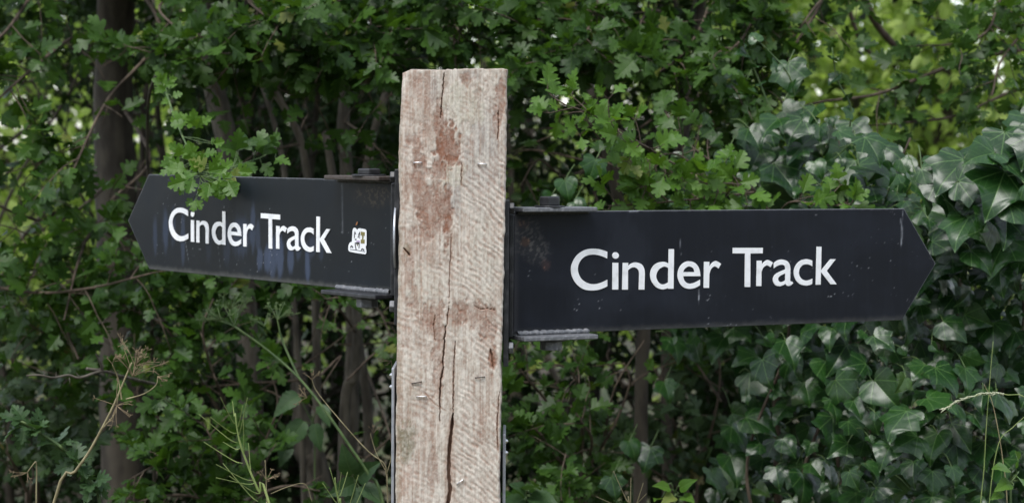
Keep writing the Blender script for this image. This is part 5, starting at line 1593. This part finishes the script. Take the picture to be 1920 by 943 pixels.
low_shrub('low hawthorn with yellowing leaves between the slim trunk and the ivy', (1300, 943, 4.9),
          [([(1290, 880, 4.8), (1260, 780, 4.7), (1240, 700, 4.7), (1280, 650, 4.7)], 14), ([(1310, 880, 4.8), (1340, 780, 4.7), (1350, 700, 4.7), (1340, 640, 4.7)], 14), ([(1300, 930, 4.8), (1220, 880, 4.7), (1150, 860, 4.7)], 12)], 200, mat=M_UNDER, extra=10)


# ------------------------------------------------------------------ ivy
def build_ivy():
    root = thing('ivy_plant', 'dense glossy ivy climbing over the hedge beyond the tip of the clean sign', 'ivy', P(1700, 943, 3.95) * [1, 1, 0])
    poly = np.array([(1400, 340), (1392, 270), (1455, 215), (1520, 205), (1575, 225), (1640, 275), (1720, 320), (1790, 310), (1850, 280), (1990, 220), (2000, 1010), (1345, 1010), (1340, 880), (1385, 780),
                     (1400, 700), (1370, 660), (1255, 650), (1250, 400), (1300, 350)], float)

    def inside(x, y):
        c = np.zeros(x.shape, bool)
        n = len(poly)
        for i in range(n):
            (ax, ay), (bx, by) = poly[i], poly[(i + 1) % n]
            hit = ((ay > y) != (by > y)) & (x < (bx - ax) * (y - ay) / (by - ay + 1e-9) + ax)
            c ^= hit
        return c

    def depth(x, y):
        d = 3.98 - 0.22 * sstep(1450, 1700, x) - 0.18 * sstep(1720, 1900, x) * sstep(700, 350, y) - 0.10 * sstep(620, 800, y) * sstep(1500, 1700, x)
        d = d + 0.10 * sstep(1480, 1380, x) + 0.12 * (fbm(x / 90.0, y / 90.0, 401) - 0.5) * 2
        return d
    L = Leaves(T_IVY, M_IVY)
    T, W = Tubes(), Tubes()
    # woody stems up through the mass
    for (x, y0, y1) in [(1660, 1100, 760), (1690, 1100, 260), (1800, 1100, 300), (1540, 1100, 330), (1440, 1100, 420), (1880, 1100, 240), (1610, 1100, 250)]:
        pts = [P(x + 40 * math.sin(y / 90.0 + x), y, 4.02 - 0.1 * (x > 1650)) for y in np.linspace(y0, y1, 14)]
        pts[0][2] = min(pts[0][2], 0.9)
        base = pts[0].copy()
        base[2] = -0.02
        W.add(spline([base] + pts, 40), 0.0045, 0.002, 7, knob=0.08)
    n = 0
    rs = np.random.default_rng(5)
    spots = []
    # three layers: the front one spaced out, the ones behind fill the gaps
    for layer, (cnt, mind, back) in enumerate([(900, 37, 0.0), (900, 33, 0.11), (900, 29, 0.24)]):
        got = []
        tries = 0
        while len(got) < cnt and tries < 9000:
            tries += 1
            x, y = rs.uniform(1240, 1990), rs.uniform(160, 1010)
            if not inside(np.array([x]), np.array([y]))[0]:
                continue
            dens = 1.0 if x > 1500 else 0.75
            if layer == 0 and x < 1560 and y > 600 and rs.random() < 0.65:
                continue
            if rs.random() > dens:
                continue
            if got and min((x - a) ** 2 + (y - b) ** 2 for a, b in got[-400:]) < mind ** 2:
                continue
            got.append((x, y))
        for x, y in got:
            Y = float(depth(np.array(x), np.array(y))) + back + rs.uniform(-0.03, 0.03)
            spots.append((x, y, Y, layer))
    for x, y, Y, layer in spots:
        p = P(x, y, Y)
        big = 0.076 if (x > 1780 and y < 480) else (0.063 if y < 460 else 0.052)
        s = big * rs.choice([0.4, 0.6, 0.8, 0.95, 1.0, 1.15, 1.35]) * (0.9 + 0.2 * rs.random())
        swing = rs.normal(0, 0.8)
        tip = nrm(np.array([math.sin(swing), -0.45 - 0.35 * rs.random(), -math.cos(swing) * 0.9]))
        nn = nrm(TOCAM(p) * 0.75 + UPV * (0.35 + 0.8 * rs.random()) + np.array([rs.normal(-0.05, 0.6), 0, rs.normal(0, 0.4)]))
        L.add(p - tip * s * 0.35, tip, nn, s)
        if layer < 2 and rs.random() < 0.8:
            b = p - tip * s * 0.35
            e = b + np.array([rs.normal(0, 0.02), 0.05 + 0.03 * rs.random(), rs.normal(-0.005, 0.025)])
            T.add(spline([e, (b + e) / 2 + np.array([0, 0, 0.008]), b], 6), 0.0012, 0.0010, 5)
    # stray leaves behind the pivot bolt and a few round juvenile ones reaching up
    for (x, y, Y, s, sw) in [(1062, 352, 3.9, 0.045, 0.2), (1112, 315, 3.9, 0.05, -0.3), (1085, 388, 3.88, 0.04, 0.8), (1030, 375, 3.9, 0.036, -0.5), (1285, 300, 4.0, 0.05, 0.4), (1320, 345, 3.95, 0.05, 0.2), (1360, 300, 3.95, 0.045, -0.2),
                             (1270, 355, 3.9, 0.05, 0.1), (1480, 140, 4.05, 0.07, 0.1), (1375, 165, 4.2, 0.08, -1.2), (1250, 730, 4.2, 0.05, 0.3), (1215, 855, 4.1, 0.055, -0.3), (1185, 840, 4.1, 0.045, 0.4), (1150, 910, 4.0, 0.05, 0.2)]:
        p = P(x, y, Y)
        tip = nrm(np.array([math.sin(sw), -0.35, -math.cos(sw)]))
        L.add(p - tip * s * 0.35, tip, nrm(TOCAM(p) * 0.8 + UPV * 0.7 + rv(0.25)), s)
        b = p - tip * s * 0.35
        T.add(spline([b + np.array([0.02, 0.05, 0.03]), b + np.array([0.012, 0.02, 0.02]), b], 6), 0.001, 0.001, 5)
    # upright pale shoots
    for path in [[(1490, 180, 4.0), (1478, 140, 3.98), (1440, 95, 3.97), (1412, 70, 3.96)], [(1592, 250, 4.0), (1595, 200, 3.98), (1570, 150, 3.97), (1560, 90, 3.96)], [(1440, 195, 4.0), (1410, 120, 3.99), (1385, 70, 3.98)]]:
        pp = px_path(path, 14)
        T.add(pp, 0.0022, 0.0012, 6)
        for q in pp[3::3]:
            L.add(q + rv(0.004), nrm(rv() + np.array([0, -0.4, -0.3])), leaf_normal(q), 0.022 + 0.01 * rs.random())
    link('stalks', T.mesh('stalks', M_GREEN), root, kind='stuff')
    link('woody_stems', W.mesh('woody_stems', M_TWIG), root, kind='stuff')
    L.finish(root, 300, keep=clear_of_signs)


build_ivy()


# ------------------------------------------------------------------ weeds and stalks in front
def stalk(T, pts, r0, r1, n=24):
    pp = px_path(pts, n)
    T.add(pp, r0, r1, 7, knob=0.04)
    return pp


def rooted(T, pts, r0, r1, n=30):
    """stalk that starts in the ground below the picture"""
    a, b = P(*pts[0]), P(*pts[1])
    dirn = nrm(a - b)
    g = a + dirn * 0.35
    g = np.array([g[0], g[1], 0.0])
    pp = spline(np.vstack([[g], [(g + a) / 2 + np.array([0, 0, 0.05])], [P(*q) for q in pts]]), n)
    T.add(pp, r0, r1, 7, knob=0.04)
    return pp, g


def umbel(T, c, axis, rays, ln, r=0.0006, cup=0.6, tuft=True, sub=5):
    axis = nrm(axis)
    for k in range(rays):
        q = rv()
        q -= axis * (q @ axis)
        d = nrm(axis * cup + nrm(q) * (0.5 + 0.6 * RNG.random()))
        e = c + d * ln * (0.7 + 0.5 * RNG.random())
        T.add(spline([c, (c + e) / 2 + axis * ln * 0.06, e], 5), r, r * 0.8, 4)
        if tuft:
            for _ in range(sub):
                f = e + nrm(d + rv(0.7)) * ln * 0.16 * (0.6 + RNG.random())
                T.add([e, f], r * 0.6, r * 1.0, 4)


def weed(name, label, cat, g, parts, group=None):
    root = thing(name, label, cat, (g[0], g[1], 0), group)
    for nm, T, m_ in parts:
        me = T.mesh(nm, m_)
        if me:
            link(nm, me, root, kind='stuff' if nm == 'seed_head' else None)
    return root


# dry umbel stalk
S, U_, U2 = Tubes(), Tubes(), Tubes()
pp, g = rooted(S, [(100, 943, 3.18), (140, 885, 3.18), (166, 848, 3.18), (190, 805, 3.18), (213, 760, 3.18), (232, 715, 3.18), (247, 680, 3.18)], 0.0030, 0.0014)
stalk(S, [(228, 748, 3.18), (222, 712, 3.18), (211, 684, 3.17)], 0.0013, 0.0008)
stalk(S, [(236, 748, 3.18), (270, 738, 3.18), (292, 722, 3.17), (296, 705, 3.17)], 0.0012, 0.0007)
stalk(S, [(192, 803, 3.18), (215, 775, 3.175), (222, 740, 3.17)], 0.0012, 0.0008)
umbel(U_, P(248, 706, 3.18), UPV + np.array([0.3, -0.2, 0]), 14, 0.046, 0.0006, 0.7)
umbel(U_, P(253, 686, 3.18), UPV + np.array([0.5, 0.1, -0.2]), 10, 0.046, 0.0006, 0.5)
umbel(U_, P(211, 683, 3.17), UPV + np.array([-0.3, 0, 0]), 6, 0.014, 0.0005, 0.8)
umbel(U_, P(219, 760, 3.16), np.array([-0.2, -0.8, 0.2]), 9, 0.036, 0.0006, 0.2, True, 3)
umbel(U_, P(296, 706, 3.17), np.array([0.3, 0, -0.3]), 6, 0.018, 0.0005, 0.6)
weed('umbel_plant', 'tall straw-coloured dead stalk with spiky seed umbels, leaning in front of the hedge', 'weed', g, [('stem', S, M_STRAW), ('seed_head', U_, M_DRYB)])

S, U_ = Tubes(), Tubes()
pp, g = rooted(S, [(68, 943, 3.25), (69, 900, 3.25), (68, 868, 3.25), (64, 868, 3.245), (52, 884, 3.24)], 0.0016, 0.0008)
umbel(U_, P(52, 885, 3.24), np.array([-0.3, -0.3, -0.6]), 8, 0.026, 0.0005, 0.5, True, 3)
weed('umbel_plant', 'short dead stalk with one drooping brown umbel beside the tall straw-coloured one', 'weed', g, [('stem', S, M_STRAW), ('seed_head', U_, M_DRYB)])


# lime green stalks carrying long thin pods
def pod_plant(base_pts, pods, label, Y, mat=M_LIME, r=0.0026):
    S, g = Tubes(), None
    pp, g = rooted(S, [(x, y, Y) for x, y in base_pts], r, r * 0.5)
    root = thing('pod_weed', label, 'weed', (g[0], g[1], 0), 'weeds with long thin seed pods')
    link('stem', S.mesh('stem', mat), root)
    for (x0, y0, x1, y1) in pods:
        T = Tubes()
        a, b = P(x0, y0, Y), P(x1, y1, Y - 0.02 + RNG.uniform(-0.03, 0.03))
        m_ = a * 0.75 + b * 0.25 + np.array([0, 0, -0.004])
        pts = spline([a, m_, b], 9)
        T.add(pts[:3], 0.0007, 0.0007, 5)
        T.add(pts[2:], 0.0012, 0.0005, 6)
        link('seed_pod', T.mesh('seed_pod', mat), root)


pod_plant([(505, 943), (488, 925), (474, 895), (462, 865), (450, 830), (444, 800), (441, 775)],
          [(488, 925, 430, 892), (484, 940, 418, 868), (474, 900, 405, 870), (455, 868, 382, 828), (445, 830, 373, 776), (443, 812, 395, 782), (442, 795, 413, 744), (448, 815, 464, 745), (458, 850, 456, 780),
           (470, 880, 466, 830), (450, 840, 418, 828), (480, 905, 405, 895), (446, 800, 455, 760), (440, 780, 436, 752)],
          'lime-green weed with long thin seed pods below the drip-stained sign', 3.2)
pod_plant([(640, 980), (636, 943), (630, 915), (628, 895)], [(640, 943, 618, 876), (636, 930, 652, 884), (640, 950, 605, 905), (650, 960, 672, 890), (634, 925, 640, 885), (655, 970, 685, 905)],
          'small lime-green weed with thin pods beside the foot of the post', 3.25)
pod_plant([(1185, 1000), (1180, 950), (1178, 930)], [(1180, 943, 1150, 882), (1182, 943, 1183, 895), (1182, 950, 1212, 925), (1176, 950, 1117, 930), (1190, 950, 1206, 905)],
          'pale straw-coloured weed with upright pods at the foot of the clean sign', 3.3, M_STRAW)
# brown dead weed beside the post
S, U_ = Tubes(), Tubes()
pp, g = rooted(S, [(727, 943, 3.3), (724, 890, 3.3), (720, 868, 3.3), (690, 845, 3.31), (640, 790, 3.33), (595, 735, 3.35), (585, 712, 3.35)], 0.0014, 0.0006)
stalk(S, [(724, 890, 3.3), (733, 860, 3.3), (735, 830, 3.3)], 0.0009, 0.0006)
stalk(S, [(722, 880, 3.3), (706, 850, 3.3), (694, 812, 3.3)], 0.0009, 0.0005)
umbel(U_, P(585, 712, 3.35), UPV, 6, 0.02, 0.0005, 0.6)
umbel(U_, P(576, 745, 3.35), np.array([-0.6, 0, 0.2]), 6, 0.022, 0.0005, 0.6)
umbel(U_, P(734, 676, 3.2), np.array([-0.6, -0.2, -0.5]), 6, 0.018, 0.0005, 0.6)
stalk(U_, [(735, 830, 3.3), (738, 740, 3.25), (734, 676, 3.2)], 0.0006, 0.0005)
umbel(U_, P(700, 812, 3.3), UPV, 6, 0.016, 0.0005, 0.7)
weed('dead_weed', 'thin brown dead weed leaning against the post beside the edge-on metal plate', 'weed', g, [('stem', S, M_STRAW), ('seed_head', U_, M_DRYB)])
S, U_ = Tubes(), Tubes()
pp, g = rooted(S, [(500, 990, 3.3), (500, 940, 3.3), (499, 900, 3.3), (497, 862, 3.3)], 0.0014, 0.0006)
stalk(S, [(508, 925, 3.3), (540, 912, 3.3), (572, 907, 3.3), (585, 940, 3.3)], 0.0006, 0.0005)
umbel(U_, P(500, 900, 3.3), UPV + np.array([0.2, -0.3, 0]), 9, 0.022, 0.0005, 0.5)
weed('dead_weed', 'small dead brown seed stalk standing behind the lime-green podded weed', 'weed', g, [('stem', S, M_STRAW), ('seed_head', U_, M_DRYB)])

# green umbel plant with the thick diagonal stem, a little behind
S, U_ = Tubes(), Tubes()
pp, g = rooted(S, [(720, 950, 3.75), (692, 890, 3.75), (655, 835, 3.75), (610, 770, 3.76), (560, 708, 3.78), (500, 655, 3.8), (440, 612, 3.8)], 0.0034, 0.0022)
stalk(S, [(560, 708, 3.78), (530, 640, 3.8), (520, 600, 3.8)], 0.0025, 0.0015)
for c, ax, nr, ln in [((440, 612, 3.8), (-0.4, 0, 1), 16, 0.05), ((415, 600, 3.8), (-0.6, 0, 0.6), 10, 0.035), ((432, 580, 3.8), (0, 0, 1), 12, 0.035), ((520, 600, 3.8), (0.3, 0, 1), 14, 0.035), ((495, 612, 3.8), (-0.2, 0, 1), 10, 0.03)]:
    umbel(U_, P(*c), np.array(ax, float), nr, ln, 0.0008, 0.7, True, 7)
weed('umbel_plant', 'green umbel plant with a thick diagonal stem under the drip-stained sign', 'weed', g, [('stem', S, M_GREEN), ('seed_head', U_, M_GREEN)])

# green stem coming in low with ragged leaves
S = Tubes()
root = thing('leafy_weed', 'grey-green weed stem with ragged leaves, slanting in beside the dry umbel stalk', 'weed', P(180, 943, 3.5) * [1, 1, 0])
L = Leaves(T_HAW[5:], M_BROAD)
pp, g = rooted(S, [(190, 960, 3.5), (170, 900, 3.5), (130, 850, 3.5), (70, 808, 3.5), (40, 790, 3.5), (-20, 775, 3.5)], 0.0035, 0.0022)
for q in (pp[12], pp[15], pp[18], pp[21], pp[24]):
    for k in range(8):
        d = nrm(rv() + np.array([0, -0.2, 0.1]))
        L.add(q + d * 0.006, d, leaf_normal(q), 0.024 + 0.02 * RNG.random())
link('stem', S.mesh('stem', M_GREEN), root)
L.finish(root, 60)


# broad toothed leaves low down
def nettle(label, base, spots, size, mat=None):
    root = thing('broad_leaved_weed', label, 'weed', P(*base) * [1, 1, 0], 'broad-leaved weeds at the hedge foot')
    S, L = Tubes(), Leaves(T_NET, mat or M_BROAD)
    pp, g = rooted(S, [(base[0], 1000, base[2]), (base[0], base[1], base[2])], 0.003, 0.0015)
    for (x, y, tx_, ty_, s) in spots:
        b = P(x, y, base[2] - 0.03)
        S.add(spline([pp[-1], (pp[-1] + b) / 2 + rv(0.01), b], 8), 0.0013, 0.001, 5)
        e = P(x + tx_, y + ty_, base[2] - 0.07)
        L.add(b, nrm(e - b), leaf_normal(b, 0.8, 0.6, 0.3), size * s)
    link('stem', S.mesh('stem', M_GREEN), root)
    L.finish(root, 60)


nettle('weed with big drooping toothed leaves behind the green diagonal stem', (590, 800, 4.25), [(570, 790, -50, 60, 1.2), (560, 740, -60, 40, 1.1), (590, 795, 10, 70, 0.9), (600, 760, 30, 50, 0.8), (540, 830, -20, 60, 0.9)], 0.062)
nettle('weed with broad toothed leaves at the foot of the post, beside the shorter metal plate', (985, 930, 3.7), [(985, 920, 30, -30, 1.0), (995, 930, 45, 10, 1.1), (980, 935, -30, 15, 1.0), (985, 925, -20, -25, 0.8), (1000, 940, 20, 30, 1.0)], 0.06)
nettle('weed with broad leaves at the foot of the post, beside the edge-on longer plate', (665, 900, 3.8), [(660, 890, -20, -50, 1.2), (670, 895, 40, -30, 1.2), (665, 905, -40, 20, 1.1), (680, 910, 45, 25, 1.1), (660, 915, 5, 45, 1.0)], 0.055)
nettle('fresh light green weed at the lower corner beneath the ivy', (1895, 900, 3.3), [(1890, 880, -20, -20, 1), (1905, 870, 15, -25, 1), (1895, 905, -30, 10, 1.0), (1910, 895, 25, 15, 1.1), (1880, 920, -25, 20, .8)], 0.04, M_HAWB)
nettle('fresh green weed at the lower edge between the slim trunk and the ivy', (1265, 925, 3.7), [(1255, 915, -20, -16, 1), (1275, 915, 20, -20, 1), (1265, 930, -24, 8, 1), (1280, 930, 22, 8, 1), (1240, 935, -20, 0, .8)], 0.04, M_HAWB)

# thorny twig
S = Tubes()
root = thing('thorny_twig', 'bare grey thorny twig sticking out of the hedge near the dry umbel stalk', 'twig', P(195, 700, 3.7))
pp = stalk(S, [(290, 720, 4.1), (230, 706, 3.85), (192, 696, 3.7), (150, 708, 3.66), (128, 703, 3.65), (100, 708, 3.63), (76, 703, 3.61), (50, 704, 3.6)], 0.0034, 0.0015)
stalk(S, [(192, 694, 3.7), (188, 680, 3.69), (180, 664, 3.68)], 0.003, 0.0012)
stalk(S, [(190, 694, 3.7), (176, 693, 3.69), (163, 691, 3.68)], 0.0035, 0.003)
for x, y in ((130, 708), (105, 705), (82, 704), (150, 707)):
    a = P(x, y, 3.64)
    S.add([a, a + np.array([RNG.normal(0, 0.004), -0.004, RNG.choice([-1, 1]) * 0.009])], 0.0014, 0.0003, 5)
link('twig', S.mesh('twig', M_BARKP), root)

# grass flower head
S, H = Tubes(), Tubes()
pp, g = rooted(S, [(1960, 960, 3.25), (1950, 850, 3.25), (1925, 750, 3.25), (1890, 740, 3.25), (1850, 737, 3.25), (1800, 750, 3.25), (1768, 768, 3.25)], 0.0011, 0.0006)
hd = px_path([(1888, 740, 3.25), (1850, 737, 3.25), (1800, 750, 3.25), (1768, 768, 3.25)], 40)
for i, q in enumerate(hd[2:]):
    tg = nrm(hd[min(i + 3, 39)] - hd[i + 1])
    for _ in range(2):
        dd = nrm(tg + rv(0.35))
        b = q + rv(0.0008)
        H.add([b, b + dd * 0.003, b + dd * 0.0065], 0.0011, 0.0003, 5)
weed('flowering_grass', 'arching pale grass flower head in front of the ivy', 'grass', g, [('stem', S, M_LIME), ('flower_head', H, M_SEED)])
# thin grass blades, lower corner
for k, (pts, lab) in enumerate([([(1835, 1000, 3.4), (1845, 880, 3.4), (1850, 790, 3.4), (1862, 640, 3.4)], 'upright thin green grass stalk rising through the ivy'),
                                ([(1850, 1000, 3.4), (1870, 840, 3.4), (1900, 800, 3.4), (1935, 770, 3.4)], 'thin green grass stalk leaning away beneath the grass flower head'),
                                ([(1890, 980, 3.4), (1880, 860, 3.4), (1862, 760, 3.4), (1845, 720, 3.4)], 'thin straw grass stalk crossing behind the grass flower head')]):
    S = Tubes()
    pp, g = rooted(S, pts, 0.0013, 0.0005)
    weed('grass_stalk', lab, 'grass', g, [('stem', S, M_LIME if k < 2 else M_STRAW)], 'thin grass stalks before the ivy')
